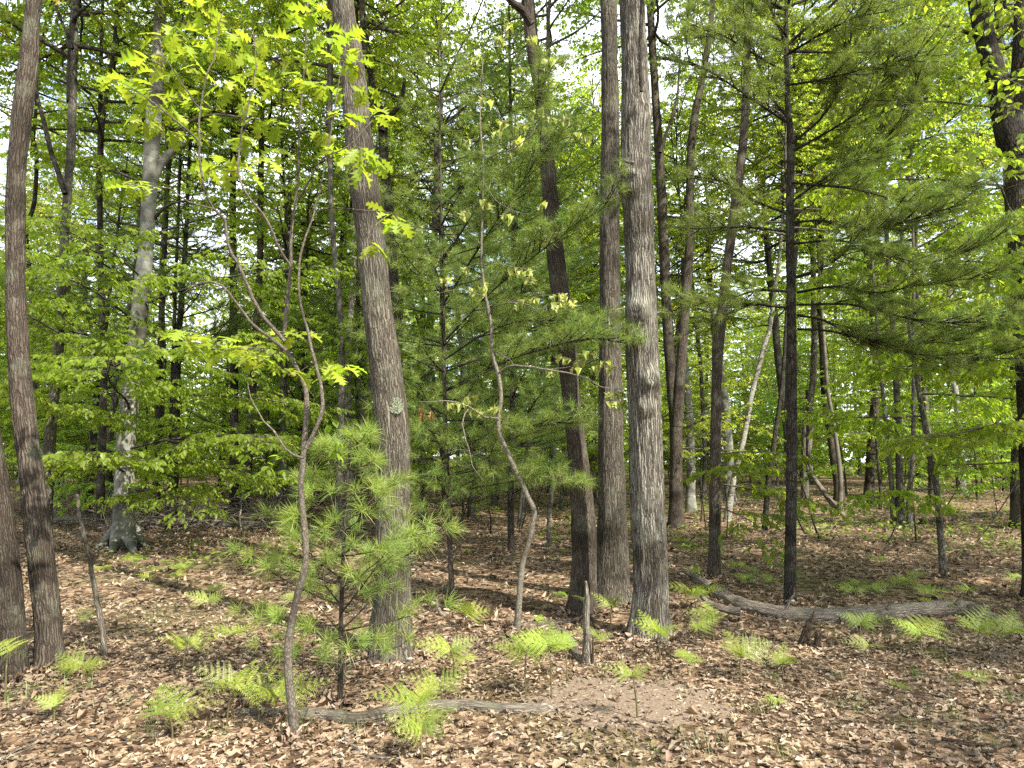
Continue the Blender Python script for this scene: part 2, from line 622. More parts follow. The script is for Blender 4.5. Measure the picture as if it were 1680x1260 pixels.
def lobed(prof, curl=0.0, bend=0.0, fold=.05):
    """a lobed blade from (y, half width, y shift of the edge point)"""
    v, t = [], []
    for (y, w, s) in prof:
        v += [(0, y, -fold * .4), (-w, y + s, 0), (w, y + s, 0)]
    for k in range(len(prof) - 1):
        a, b = 3 * k, 3 * k + 3
        t += [(a, b, a + 1), (b, b + 1, a + 1), (a, a + 2, b), (b, a + 2, b + 2)]
    v = np.array(v, float)
    v[:, 2] += fold * np.abs(v[:, 0]) * 3 + curl * v[:, 0] ** 2 * 4 + bend * (v[:, 1] - .3) ** 2
    return v, np.array(t, int)


OAKP = [(0, .012, 0), (.1, .03, .02), (.24, .20, .08), (.34, .07, .03), (.46, .36, .10), (.56, .10, .04), (.68, .33, .11),
        (.76, .09, .04), (.86, .17, .07), (.93, .05, .03), (1.0, .012, 0)]
OAKP_LOW = [(0, .02, 0), (.25, .22, .06), (.36, .08, .02), (.52, .34, .08), (.62, .1, .03), (.78, .24, .07), (1.0, .03, 0)]
OVALP = [(0, .02, 0), (.2, .2, 0), (.45, .3, 0), (.75, .2, 0), (1, .02, 0)]
OAK = [lobed(OAKP, c, b) for c, b in ((0, -.35), (.3, -.6), (-.2, -.2))]
YOUNG = [lobed(OAKP_LOW, .9, -.5, .12), lobed(OVALP, 1.4, -.7, .12)]
ROUNDP = [(0, .015, 0), (.14, .13, .02), (.32, .24, .03), (.46, .19, .0), (.62, .28, .03), (.76, .18, .0), (.9, .13, .02), (1, .02, 0)]
SLIMP = [(0, .02, 0), (.35, .17, 0), (.7, .15, 0), (1, .02, 0)]
FAR_DRY = [lobed(SLIMP, 1.2, .5), lobed(SLIMP, -1.0, .8), lobed([(0, .02, 0), (.45, .3, 0), (1, .03, 0)], 1.2, .4)]
DRY = [lobed(ROUNDP, .6, .3), lobed(OVALP, -.8, -.4), lobed(OVALP, 1.0, .4), lobed(ROUNDP, -.7, -.3), lobed(OAKP_LOW, .5, -.4), lobed(OVALP, -.6, .3), lobed(SLIMP, 1.4, -.3)]
BIG_DRY = [lobed(OAKP, 1.0, .4), lobed(ROUNDP, -1.2, -.5), lobed(OVALP, 1.6, .7), lobed(OAKP, -.8, .6), lobed(ROUNDP, 1.5, .3), lobed(OVALP, -1.0, -.6)]


def tuft_tmpl(n, L, w, seed, lo=15, hi=100, stem=.5):
    """long pine needles fanning out from a shoot; y is the shoot's direction"""
    r = np.random.default_rng(seed)
    al = np.radians(r.uniform(lo, hi, n))
    ph = r.uniform(0, 2 * math.pi, n)
    d = np.stack([np.sin(al) * np.cos(ph), np.cos(al), np.sin(al) * np.sin(ph)], 1)
    base = np.stack([r.normal(0, .01, n), r.uniform(-stem, .1, n) * L, r.normal(0, .01, n)], 1)
    ln = L * r.uniform(.7, 1.1, n)[:, None]
    sd = nrm(np.cross(d, r.normal(size=(n, 3)))) * w
    mid = base + d * ln * .55 + np.array([0, 0, -.02]) * L
    tip = base + d * ln + np.array([0, 0, -.10]) * L
    V = np.stack([base - sd * .5, base + sd * .5, mid + sd * .5, mid - sd * .5, tip], 1).reshape(-1, 3)
    k = np.arange(n)[:, None] * 5
    T = np.concatenate([k + np.array([0, 1, 2]), k + np.array([0, 2, 3]), k + np.array([3, 2, 4])])
    return V, T


def tuft_fast(n, L, w, seed, lo=15, hi=100, stem=.6):
    V, T = tuft_tmpl(n, L, w, seed, lo, hi, stem)
    V = V.reshape(n, 5, 3)[:, [0, 1, 4]].reshape(-1, 3)
    return V, np.arange(n * 3).reshape(n, 3)

HEXL = arr([(0, 0, 0), (-.27, .28, .06), (-.24, .68, .03), (0, 1, -.12), (.24, .68, .03), (.27, .28, .06)], [(0, 5, 3), (0, 3, 1), (5, 4, 3), (1, 3, 2)])

# ------------------------------------------------------------------ growing leafy limbs
def limb_path(start, d, L, curv, rs, n=8, wig=.10):
    P = [np.array(start, float)]
    d = nrm(d)
    for k in range(n):
        d = nrm(d + np.array([0, 0, curv / n]) + rs.normal(0, wig, 3) * (1, 1, .6))
        P.append(P[-1] + d * L / n)
    return np.array(P)


def grow_limbs(wood, limbs, rs, leaf=.085, gap=.30, tgap=.15, tl=.30, leaves=8, tilt=.7, droop=.18, bl=.5, thin=1.0):
    """limbs: (start, direction, length, radius, curvature). Adds wood to `wood`; returns leaf arrays pos, D, U, S."""
    S, D, L, UP = [], [], [], []
    for (st, d, ln, rad, cv) in limbs:
        P = limb_path(st, d, ln, cv, rs)
        n = len(P)
        tube(wood, P, np.linspace(rad, max(.003, rad * .15), n), 6 if rad > .03 else 4)
        Tn = nrm(np.gradient(P, axis=0))
        m = max(3, int(ln / gap))
        for q in range(m):
            t = .16 + .84 * (q + rs.uniform(0, .8)) / m
            f = t * (n - 1)
            i = min(int(f), n - 2)
            p = P[i] + (P[i + 1] - P[i]) * (f - i)
            tan = Tn[i]
            side = nrm(np.cross(tan, (0, 0, 1))) * (1 if q % 2 else -1)
            b = nrm(tan * rs.uniform(.45, .8) + side * rs.uniform(.6, 1.0) + (0, 0, rs.normal(.0, .16)))
            if q == m - 1:
                b = tan
            l2 = bl * ln * (1.05 - t) * rs.uniform(.7, 1.15) + .28
            p2 = limb_path(p, b, l2, -.06, rs, 4, .12)
            tube(wood, p2, np.linspace(max(.003, rad * .28), .002, 5), 3)
            t2 = nrm(np.gradient(p2, axis=0))
            k = max(2, int(l2 / tgap))
            for w in range(k):
                u = .18 + .82 * (w + rs.uniform(0, .7)) / k
                ff = u * 4
                ii = min(int(ff), 3)
                pp = p2[ii] + (p2[ii + 1] - p2[ii]) * (ff - ii)
                sd = nrm(np.cross(t2[ii], (0, 0, 1))) * (1 if w % 2 else -1)
                dd = nrm(t2[ii] * .75 + sd * rs.uniform(.5, .9) + (0, 0, rs.normal(-.05, .14)))
                if w == k - 1:
                    dd = t2[ii]
                S.append(pp)
                D.append(dd)
                L.append(tl * rs.uniform(.6, 1.25) * (1.15 - .4 * u))
    S, D, L = np.array(S), np.array(D), np.array(L)
    if thin < 1:
        keep = rs.uniform(size=len(S)) < thin
        S, D, L = S[keep], D[keep], L[keep]
    N = len(S)
    # twigs as slim three-sided spikes
    X, Y, Z = fr(D, np.tile([0, 0, 1.0], (N, 1)) + rs.normal(0, .05, (N, 3)))
    r = .0022
    tip = S + D * L[:, None] + np.stack([0 * L, 0 * L, -droop * L], 1)
    V = np.stack([S + X * r, S - X * r * .5 + Z * r * .87, S - X * r * .5 - Z * r * .87, tip], 1).reshape(-1, 3)
    k = np.arange(N)[:, None] * 4
    wood.add(V, np.concatenate([k + np.array(a) for a in ((0, 1, 3), (1, 2, 3), (2, 0, 3))]))
    K = leaves
    t = (np.arange(K)[None] + .6 + rs.uniform(-.3, .3, (N, K))) / K
    pos = S[:, None] + D[:, None] * (L[:, None] * t)[..., None]
    pos[..., 2] -= droop * L[:, None] * t ** 2
    sgn = np.where((np.arange(K) % 2)[None] == 0, 1.0, -1.0)[..., None]
    sgn = sgn * np.ones((N, 1, 1))
    sgn[:, -1] = 0
    ld = D[:, None] * .65 + X[:, None] * sgn * .85 + rs.normal(0, .22, (N, K, 3))
    ld[..., 2] -= .3 + droop + rs.uniform(0, .5, (N, K))
    up = np.array([0, 0, 1.0]) + rs.normal(0, tilt, (N, K, 3))
    sz = leaf * rs.uniform(.62, 1.15, (N, K))
    return [pos.reshape(-1, 3), nrm(ld).reshape(-1, 3), nrm(up).reshape(-1, 3), sz.ravel()]


def crown_limbs(rs, z0, z1, R, n, rad, lowel=5, topel=65, axis=None, prof=None):
    out = []
    for i in range(n):
        u = (i + rs.uniform(.2, .8)) / n
        z = z0 + u * (z1 - z0)
        az = i * 2.39996 + rs.normal(0, .35)
        el = math.radians(lowel + (topel - lowel) * u ** 1.3 + rs.normal(0, 8))
        pr = prof(u) if prof else (.55 + .9 * math.sin(math.pi * min(1, u * .85 + .12))) * .75
        ln = R * pr * rs.uniform(.75, 1.2)
        c = axis(z) if axis else np.array([0, 0, z])
        out.append((c, (math.cos(az) * math.cos(el), math.sin(az) * math.cos(el), math.sin(el)), ln, rad * (1.05 - .6 * u), .25 - .45 * (1 - u)))
    return out


def foliage_mesh(name, data, tmpl, mat):
    mb = MB()
    stamp(mb, tmpl, *data)
    return mb.mesh(name, M[mat])


def leaf_parts(root, data, tmpls, mat, limit, name='leaf', rest='foliage', rest_tm=None, minpx=0, owners=None):
    """the `limit` leaves that show largest become leaf objects sharing a few meshes; the rest is one part"""
    pos, D, U, S = data
    w = pos + np.asarray(root.location)
    cs = CP * w[:, 1] + SP * (w[:, 2] - CAMH)
    sx = w[:, 0] / np.maximum(cs, .1)
    sy = (CP * (w[:, 2] - CAMH) - SP * w[:, 1]) / np.maximum(cs, .1)
    vis = (cs > .5) & (np.abs(sx) < .76) & (np.abs(sy) < .57)
    score = np.where(vis, S / np.maximum(cs, .1), 0)
    order = np.argsort(-score)
    pick = order[:limit]
    pick = pick[score[pick] * F > minpx]
    keep = np.ones(len(pos), bool)
    keep[pick] = False
    key = (mat, id(tmpls))
    if key not in leaf_parts.cache:
        ms = []
        for tm in tmpls:
            mb = MB()
            mb.add(tm[0], tm[1])
            ms.append(mb.mesh(name, M[mat], True))
        leaf_parts.cache[key] = ms
    ms = leaf_parts.cache[key]
    for q, i in enumerate(pick):
        obj(name, ms[q % len(ms)], owners[i] if owners else root, mw=mat_of(pos[i], D[i], U[i], S[i]))
    if keep.any() and rest:
        mb = MB()
        tms = rest_tm or tmpls
        for q, tm in enumerate(tms):
            k = keep & (np.arange(len(pos)) % len(tms) == q)
            if k.any():
                stamp(mb, tm, pos[k], D[k], U[k], S[k])
        obj(rest, mb.mesh(rest, M[mat]), root, 'stuff')


leaf_parts.cache = {}


# ------------------------------------------------------------------ pines
def grow_boughs(wood, boughs, rs, side_gap=.14, tuft_gap=.10, bare=.25, dens=1.0, upturn=.5):
    """boughs: (start, direction, length, radius). Returns tuft arrays pos, D, U, S."""
    pos, D = [], []
    for (st, d, ln, rad) in boughs:
        P = limb_path(st, d, ln, upturn * .5, rs, 7, .06)
        n = len(P)
        tube(wood, P, np.linspace(rad, max(.003, rad * .2), n), 5)
        Tn = nrm(np.gradient(P, axis=0))
        m = max(2, int(ln * (1 - bare) / side_gap))
        for q in range(m + 1):
            t = bare + (1 - bare) * (q + rs.uniform(0, .6)) / (m + .6)
            t = min(t, 1)
            f = t * (n - 1)
            i = min(int(f), n - 2)
            p = P[i] + (P[i + 1] - P[i]) * (f - i)
            side = nrm(np.cross(Tn[i], (0, 0, 1))) * (1 if q % 2 else -1)
            b = nrm(Tn[i] * rs.uniform(.6, .9) + side * rs.uniform(.5, .9) + (0, 0, rs.normal(.08, .15)))
            if q == m:
                b = Tn[-1]
            l2 = .42 * ln * (1.08 - t) * rs.uniform(.6, 1.1) + .10
            p2 = limb_path(p, b, l2, upturn * .4, rs, 3, .08)
            tube(wood, p2, np.linspace(max(.0028, rad * .3), .002, 4), 3)
            k = max(1, int(l2 / tuft_gap))
            for w in range(k):
                if rs.uniform() > dens and w < k - 1:
                    continue
                u = 1 - (w + rs.uniform(0, .3)) / max(k, 1) * .85
                ff = u * 3
                ii = min(int(ff), 2)
                pos.append(p2[ii] + (p2[ii + 1] - p2[ii]) * (ff - ii))
                dd = nrm(p2[ii + 1] - p2[ii])
                if w > 0:
                    dd = nrm(dd + nrm(np.cross(dd, (0, 0, 1))) * rs.uniform(-.9, .9) + (0, 0, rs.uniform(0, .4)))
                D.append(nrm(dd + (0, 0, .25 * upturn)))
    pos, D = np.array(pos), np.array(D)
    U = nrm(rs.normal(0, .4, (len(pos), 3)) + (0, 0, 1))
    bad = np.abs((U * D).sum(1)) > .95
    U[bad] = np.array([1.0, 0, 0])
    return [pos, D, U, rs.uniform(.8, 1.15, len(pos))]


def whorls(rs, zs, lens, per, el=(5, 40), axis=None, rad=.012):
    out = []
    for z, ln in zip(zs, lens):
        a0 = rs.uniform(0, 6.28)
        k = per + int(rs.integers(-1, 2))
        for q in range(k):
            az = a0 + q * 2 * math.pi / k + rs.normal(0, .2)
            e = math.radians(rs.uniform(*el))
            c = axis(z) if axis else np.array([0, 0, z])
            out.append((c + (0, 0, rs.normal(0, .03)), (math.cos(az) * math.cos(e), math.sin(az) * math.cos(e), math.sin(e)), ln * rs.uniform(.75, 1.15), rad * (ln ** .7)))
    return out


# ------------------------------------------------------------------ trunks
def rough_disp(amp, w=.035, stretch=6, flare=None, seed=0, knots=()):
    def f(bk, th, s):
        q = bk * (1 / w, 1 / w, 1 / (w * stretch)) + seed * 7.3
        d = amp * (.6 - 2.2 * np.abs(noise3(q))) + amp * .5 * noise3(q * 2.3)
        d = d + amp * 1.8 * noise3(bk * (4.5, 4.5, 1.3) + seed) + amp * .9 * noise3(bk * (16, 16, 5) + seed * 3)
        if flare:
            fa, fh, lob, ph = flare
            e = np.exp(-s / fh)
            d = d + fa * e * (.55 + .75 * np.maximum(0, np.cos(lob * th + ph + 1.1 * np.sin(th * 2 + ph)))) + 0
        for (ks, kt, kr, ka) in knots:
            dt = np.angle(np.exp(1j * (th - kt))) * kr[1]
            g = np.sqrt(dt ** 2 + (s - ks) ** 2) / kr[0]
            d = d + ka * (np.exp(-g ** 2) - .75 * np.exp(-(g * 2.6) ** 2))
        return d
    return f


def traced(px, H, mode=None, ybase=None, leany=0.0):
    """px: (x, y, width) from base upwards in photograph pixels. Returns base point, local points, radii (extended to height H)."""
    b = onground(px[0][0], px[0][1]) if ybase is None else at(px[0][0], px[0][1], ybase)
    Y = b[1]
    P, R = [], []
    for k, (x, y, w) in enumerate(px):
        z = CAMH + (750 - y) / F * Y
        yy = Y + leany * max(z, 0)
        p = at(x, y, yy) if k else b.copy()
        P.append(p - b)
        R.append(pxw(w, yy) / 2 * .93 * yy / math.hypot(p[0], yy))
    P[0][2] = -.08
    top = P[-1]
    if H > top[2] + .3:
        d = nrm(P[-1] - P[-2])
        r = R[-1]
        z = top[2]
        n = max(2, int((H - z) / 2.2))
        q = P[-1]
        for k in range(n):
            d = nrm(d * .75 + np.array([0, 0, .25]))
            q = q + d / d[2] * (H - z) / n
            P.append(q)
            R.append(r * (1 - .62 * (k + 1) / n))
    return b, np.array(P), np.array(R)


def axis_of(P):
    P = np.asarray(P)

    def f(z):
        return np.array([np.interp(z, P[:, 2], P[:, 0]), np.interp(z, P[:, 2], P[:, 1]), z])
    return f


def trunk_of(root):
    return next(c for c in root.children if c.name.split('.')[0] == 'trunk')


def trunk_part(root, P, R, mat, seg=12, step=.25, disp=None, name='trunk'):
    p, r = spline(P, R, step)
    mb = MB()
    tube(mb, p, r, seg, disp)
    return obj(name, mb.mesh(name, M[mat], True, True), root)


def branch_px(root, base, pts, Y, r0, r1, mat='twig_bark', name='branch', step=.08, seg=6, jig=0.0):
    """a branch traced in pixels; Y is one depth or a list of depths"""
    if np.isscalar(Y):
        Y = [Y] * len(pts)
    P = np.array([at(x, y, d) for (x, y), d in zip(pts, Y)]) - base
    p, r = spline(P, np.linspace(r0, r1, len(P)), step)
    if jig:
        p[1:] += rng.normal(0, jig, (len(p) - 1, 3))
    mb = MB()
    tube(mb, p, r, seg)
    branch_px.last = obj(name, mb.mesh(name, M[mat], True, True), root)
    return p


# ------------------------------------------------------------------ the setting: forest floor
def build_floor():
    g = np.concatenate([-np.geomspace(14, 190, 26)[::-1], np.linspace(-13.8, 13.8, 231), np.geomspace(14, 190, 26)])
    gy = np.concatenate([-np.geomspace(3, 190, 24)[::-1], np.linspace(-2.8, 21.8, 211), np.geomspace(22, 220, 30)])
    X, Y = np.meshgrid(g, gy)
    V = np.stack([X.ravel(), Y.ravel(), ground_z(X.ravel(), Y.ravel())], 1)
    near = (np.abs(V[:, 0]) < 14) & (V[:, 1] < 22) & (V[:, 1] > -3)
    V[near, 2] += .012 * noise3(V[near] * (7, 7, 0))
    nx, ny = len(g), len(gy)
    i = np.arange(ny - 1)[:, None] * nx
    j = np.arange(nx - 1)[None]
    mb = MB()
    mb.add(V, None, np.stack([i + j, i + j + 1, i + nx + j + 1, i + nx + j], 2).reshape(-1, 4))
    o = obj('forest_floor', mb.mesh('forest_floor', M['ground'], True))
    return tag(o, 'brown forest floor covered in dry fallen leaves', 'forest floor', None, 'structure')


def wedge(n, y0, y1, rs, pw=1.0, margin=1.0, xr=.80):
    y = y0 + (y1 - y0) * rs.uniform(size=n) ** pw
    x = rs.uniform(-1, 1, n) * (y * xr + margin)
    return x, y


floor = build_floor()
rs = np.random.default_rng(21)


def litter_frames(n, y0, y1, pw, s0, s1, tilt, lift):
    x, y = wedge(n, y0, y1, rs, pw)
    z = ground_z(x, y) + rs.uniform(.004, lift, n)
    a = rs.uniform(0, 6.283, n)
    D = np.stack([np.cos(a), np.sin(a), rs.normal(0, tilt, n)], 1)
    U = np.stack([rs.normal(0, tilt, n), rs.normal(0, tilt, n), np.ones(n)], 1)
    U[rs.uniform(size=n) < .35, 2] *= -1
    return [np.stack([x, y, z], 1), D, U, rs.uniform(s0, s1, n)]


# a bare sandy patch of soil
SOIL = onground(1035, 1150)
mb = MB()
k = 40
a = np.arange(k) / k * 2 * math.pi
rings = []
for q, f in enumerate((.35, .7, 1.0)):
    w_ = f * (1 + .35 * noise3(np.stack([np.cos(a) * 1.6, np.sin(a) * 1.6, 0 * a + 3.3], 1)))
    X, Y = SOIL[0] + np.cos(a) * .72 * w_, SOIL[1] + np.sin(a) * .52 * w_
    rings.append(np.stack([X, Y, ground_z(X, Y) + (.012, .010, -.004)[q]], 1))
V = np.vstack(rings + [np.array([[SOIL[0], SOIL[1], SOIL[2] + .013]])])
j = np.arange(k)
Q = np.concatenate([np.stack([q * k + j, (q + 1) * k + j, (q + 1) * k + (j + 1) % k, q * k + (j + 1) % k], 1) for q in (0, 1)])
mb.add(V, np.stack([np.full(k, 3 * k), j, (j + 1) % k], 1), Q)
tag(obj('soil_patch', mb.mesh('soil_patch', M['soil'], True)), 'bare sandy soil patch before the pale knotty oak', 'soil', None, 'structure')

mb = MB()
for (TMS, n, y0, y1, pw, s0, s1, tilt, lift) in ((DRY, 19500, 2.6, 6.5, .75, .024, .064, .14, .016), (FAR_DRY, 20000, 2.6, 8, .7, .015, .045, .3, .022), (FAR_DRY, 29000, 6, 18, .8, .05, .10, .22, .026), (FAR_DRY, 12000, 18, 36, .85, .08, .15, .25, .04)):
    d = litter_frames(n, y0, y1, pw, s0, s1, tilt, lift)
    thinned = noise3(np.stack([d[0][:, 0] / .8, d[0][:, 1] / .8, 0 * d[0][:, 0] + 4.2], 1)) + .6 * noise3(np.stack([d[0][:, 0] / .3, d[0][:, 1] / .3, 0 * d[0][:, 0] + 1.2], 1))
    soil = np.hypot((d[0][:, 0] - SOIL[0]) / .60, (d[0][:, 1] - SOIL[1]) / .42) + 1.1 * thinned
    show = ((thinned < rs.uniform(.0, .45, n)) | (d[3] < .05)) & ((soil > rs.uniform(-.35, .95, n)) | ((d[3] < .036) & (rs.uniform(size=n) < .8)))
    for q, tm in enumerate(TMS):
        k = (np.arange(n) % len(TMS) == q) & show
        stamp(mb, tm, d[0][k], d[1][k], d[2][k], d[3][k])
tag(obj('leaf_litter', mb.mesh('leaf_litter', M['litter'])), 'dry tan and brown leaves strewn thickly over the forest floor', 'leaf litter', None, 'stuff')
# the largest fallen leaves, each its own piece of the floor
d = litter_frames(300, 3.1, 4.9, 1.0, .05, .092, .18, .025)
DRYM = []
for tm in BIG_DRY:
    mb = MB()
    mb.add(*tm)
    DRYM.append(mb.mesh('leaf', M['litter'], True))
for k in range(300):
    obj('leaf', DRYM[k % len(DRYM)], floor, mw=mat_of(d[0][k], d[1][k], d[2][k], d[3][k]))

# grass blades and low green seedlings
def blades(pts, n, h, spread, mb):
    for (x, y) in pts:
        a = rs.uniform(0, 6.283, n)
        b = np.stack([x + rs.normal(0, spread, n), y + rs.normal(0, spread, n), 0 * a], 1)
        b[:, 2] = ground_z(b[:, 0], b[:, 1])
        d = np.stack([np.cos(a) * .5, np.sin(a) * .5, np.ones(n)], 1)
        stamp(mb, arr([(-.02, 0, 0), (.02, 0, 0), (0, 1, .1)], [(0, 1, 2)]), b, d, np.stack([np.cos(a), np.sin(a), 0 * a - .5], 1), rs.uniform(.5, 1.1, n) * h)


mb = MB()
gp = [onground(x, y)[:2] for x, y in ((1500, 1110), (1540, 1080), (1180, 1225), (1290, 1240), (1410, 1150), (1480, 1190), (1130, 1215), (1560, 1180), (1390, 1165), (250, 1200), (200, 1150),
      (590, 1190), (130, 1130), (60, 1130), (1620, 1220), (1250, 1170), (1050, 1230), (350, 1210), (1570, 1120), (1660, 1150), (110, 1100), (30, 1150), (500, 1190))]
blades(gp, 38, .11, .07, mb)
x, y = wedge(240, 5, 16, rs)
blades(list(zip(x, y)), 9, .12, .05, mb)
tag(obj('grass', mb.mesh('grass', M['grass'])), 'thin short green grass blades poking through the leaves', 'grass', None, 'stuff')

mb = MB()
x, y = wedge(2600, 9.5, 32, rs, .9)
dens = noise3(np.stack([x / 3, y / 3, 0 * x + 2], 1)) + np.where(x > 1, .22, -.05) + np.where(y > 12, .05, -.1)
k = dens > .12
x, y = x[k], y[k]
for q in range(6):
    n = len(x)
    a = rs.uniform(0, 6.283, n)
    p = np.stack([x + rs.normal(0, .05, n), y + rs.normal(0, .05, n), 0 * x], 1)
    p[:, 2] = ground_z(p[:, 0], p[:, 1]) + rs.uniform(.05, .22, n)
    stamp(mb, OVAL, p, np.stack([np.cos(a), np.sin(a), rs.normal(-.1, .2, n)], 1), np.stack([rs.normal(0, .3, n), rs.normal(0, .3, n), np.ones(n)], 1), rs.uniform(.06, .12, n))
tag(obj('ground_cover', mb.mesh('ground_cover', M['seedling'])), 'low green seedlings and herbs spread over the floor among the far trunks', 'ground cover', None, 'stuff')

# fallen twigs too fine to pick apart
mb = MB()
x, y = wedge(420, 2.8, 14, rs, .7)
for k in range(420):
    a = rs.uniform(0, 6.283)
    p = limb_path((x[k], y[k], float(ground_z(x[k], y[k])[0]) + .025), (math.cos(a), math.sin(a), rs.uniform(-.02, .06)), rs.uniform(.12, .55), -.05, rs, 5, .14)
    tube(mb, p, np.linspace(rs.uniform(.002, .006), .0012, 6), 4)
tag(obj('twig_litter', mb.mesh('twig_litter', M['twig_bark'], True, True)), 'fine dead twigs scattered all over the leaf litter', 'twigs', None, 'stuff')

# ------------------------------------------------------------------ shared crowns
def canopy_variant(seed, h, R, n, leaf, K=9, **kw):
    r = np.random.default_rng(seed)
    w = MB()
    lead = limb_path((0, 0, -.6), (0, 0, 1), h + .4, .2, r, 9, .035)
    tube(w, lead, np.linspace(.075, .012, len(lead)), 7)
    ax = axis_of(lead)
    data = grow_limbs(w, crown_limbs(r, .2, h * .97, R, n, .045, axis=ax), r, leaf=leaf, gap=.27, tgap=.14, tl=.36, leaves=K, **kw)
    return w.mesh('branchwork', M['grey_bark'], True, True), foliage_mesh('crown', data, DIAMOND, 'canopy_leaf')


CANOPY = [canopy_variant(101, 8.5, 3.4, 38, .125, thin=.74), canopy_variant(102, 8.0, 3.9, 34, .12, thin=.74), canopy_variant(103, 9.5, 3.0, 44, .125, thin=.7), canopy_variant(104, 8.0, 3.5, 30, .12, thin=.55), canopy_variant(105, 7.5, 3.2, 26, .115, thin=.38)]


def understory_variant(seed, h, z0, R, n, leaf, mat, K=8, **kw):
    r = np.random.default_rng(seed)
    w = MB()
    lead = limb_path((0, 0, -.1), (0, 0, 1), h, .1, r, 12, .05)
    tr = MB()
    tube(tr, lead, np.linspace(.05, .008, len(lead)), 8)
    ax = axis_of(lead)
    data = grow_limbs(w, crown_limbs(r, z0, h * .97, R, n, .02, lowel=0, topel=55, axis=ax, prof=lambda u: (1.0 - .6 * u)), r, leaf=leaf, gap=.20, tgap=.11, tl=.28, leaves=K, **kw)
    return tr.mesh('trunk', M['grey_bark'], True, True), w.mesh('branchwork', M['grey_bark'], True, True), foliage_mesh('crown', data, DIAMOND, mat)


UNDER = [understory_variant(201, 7.0, 1.3, 2.2, 32, .10, 'maple_leaf'), understory_variant(202, 6.0, .9, 2.4, 28, .095, 'beech_leaf'),
         understory_variant(203, 8.0, 2.0, 2.0, 36, .10, 'maple_leaf'), understory_variant(204, 4.2, .6, 1.5, 22, .09, 'beech_leaf'),
         understory_variant(205, 7.5, 1.6, 2.3, 30, .095, 'canopy_leaf', thin=.65)]


def pine_variant(seed, h, z0, R, needle_w):
    r = np.random.default_rng(seed)
    tr, w = MB(), MB()
    lead = limb_path((0, 0, -.1), (0, 0, 1), h, .1, r, 12, .012)
    tube(tr, lead, np.linspace(.11, .015, len(lead)), 9)
    ax = axis_of(lead)
    zs = np.arange(z0, h * .98, .55)
    u = (zs - z0) / (h - z0)
    data = grow_boughs(w, whorls(r, zs, R * (1 - .75 * u), 5, (0, 25), ax, .014), r, .17, .11, .3)
    # dead bare lower branches
    for (st, d, ln, rad) in whorls(r, np.arange(.6, z0, .4), np.full(40, R * .6), 4, (-25, 15), ax, .010):
        p = limb_path(st, d, ln, -.1, r, 5, .10)
        tube(w, p, np.linspace(rad * .7, .002, 6), 4)
        for q in range(4):
            s = p[2 + q % 4]
            tube(w, limb_path(s, d + r.normal(0, .6, 3), ln * .35, 0, r, 3, .15), np.linspace(.003, .0012, 4), 3)
    mb = MB()
    stamp(mb, tuft_fast(34, .16, .0075, seed), *data)
    return tr.mesh('trunk', M['dark_bark'], True, True), w.mesh('branchwork', M['dark_bark'], True, True), mb.mesh('crown', M['far_needle'])


PINE = [pine_variant(301, 11, 3.6, 2.3, .005), pine_variant(302, 9, 2.2, 2.0, .005)]


def put_canopy(root, P, z, k, s=1.0, mats=None):
    c = axis_of(P)(z)
    a = random.uniform(0, 6.28)
    mw = Matrix.Translation(Vector(c)) @ Matrix.Rotation(a, 4, 'Z') @ Matrix.Scale(s, 4)
    obj('branchwork', CANOPY[k][0], root, mw=mw)
    obj('crown', CANOPY[k][1], root, 'stuff', mw=mw)


# ------------------------------------------------------------------ the front trees, traced from the photograph
def front_tree(name, label, cat, px, H, mat, seg, step, amp, flare, canopy=None, knots=(), seed=1, ybase=None, leany=0.0, group=None):
    b, P, R = traced(px, H, ybase=ybase, leany=leany)
    root = thing(name, label, cat, b, group)
    trunk_part(root, P, R, mat, seg, step, rough_disp(amp, .028, 6, flare, seed, knots) if amp else None)
    if canopy:
        for (z, k, s) in canopy:
            put_canopy(root, P, z, k, s)
    return root, b, P


# pale oak with knots
r17, b17, P17 = front_tree('oak_tree', 'thick pale grey oak trunk with round knots and broken stub', 'tree',
    [(1064, 1047, 66), (1066, 1000, 60), (1068, 940, 58), (1062, 820, 59), (1058, 687, 57), (1054, 600, 57), (1051, 487, 56), (1049, 400, 54), (1045, 283, 54), (1043, 200, 52), (1041, 100, 49), (1036, 0, 45)],
    17, 'pale_bark', 104, .045, .011, (.085, .2, 5, .6), [(13.5, 4, .8)],
    [(3.05, 4.3, (.09, .16), .11), (2.42, 4.9, (.085, .16), .12), (2.15, 4.6, (.06, .16), .09), (4.3, 4.1, (.13, .15), .13), (2.8, 4.0, (.055, .16), .07), (3.7, 5.2, (.05, .16), .06), (1.4, 4.6, (.08, .16), .03), (5.0, 5.0, (.12, .15), .07)], 3)
branch_px(trunk_of(r17), b17, [(1040, 268), (1032, 266), (1022, 262), (1014, 264)], 5.95, .022, .008, 'pale_bark', 'branch_stub', .02, 7, .002)
branch_px(r17, b17, [(1052, 150), (1050, 105), (1051, 60), (1053, 20), (1056, -40)], 5.86, .016, .02, 'dark_bark', 'dead_branch', .05, 8)

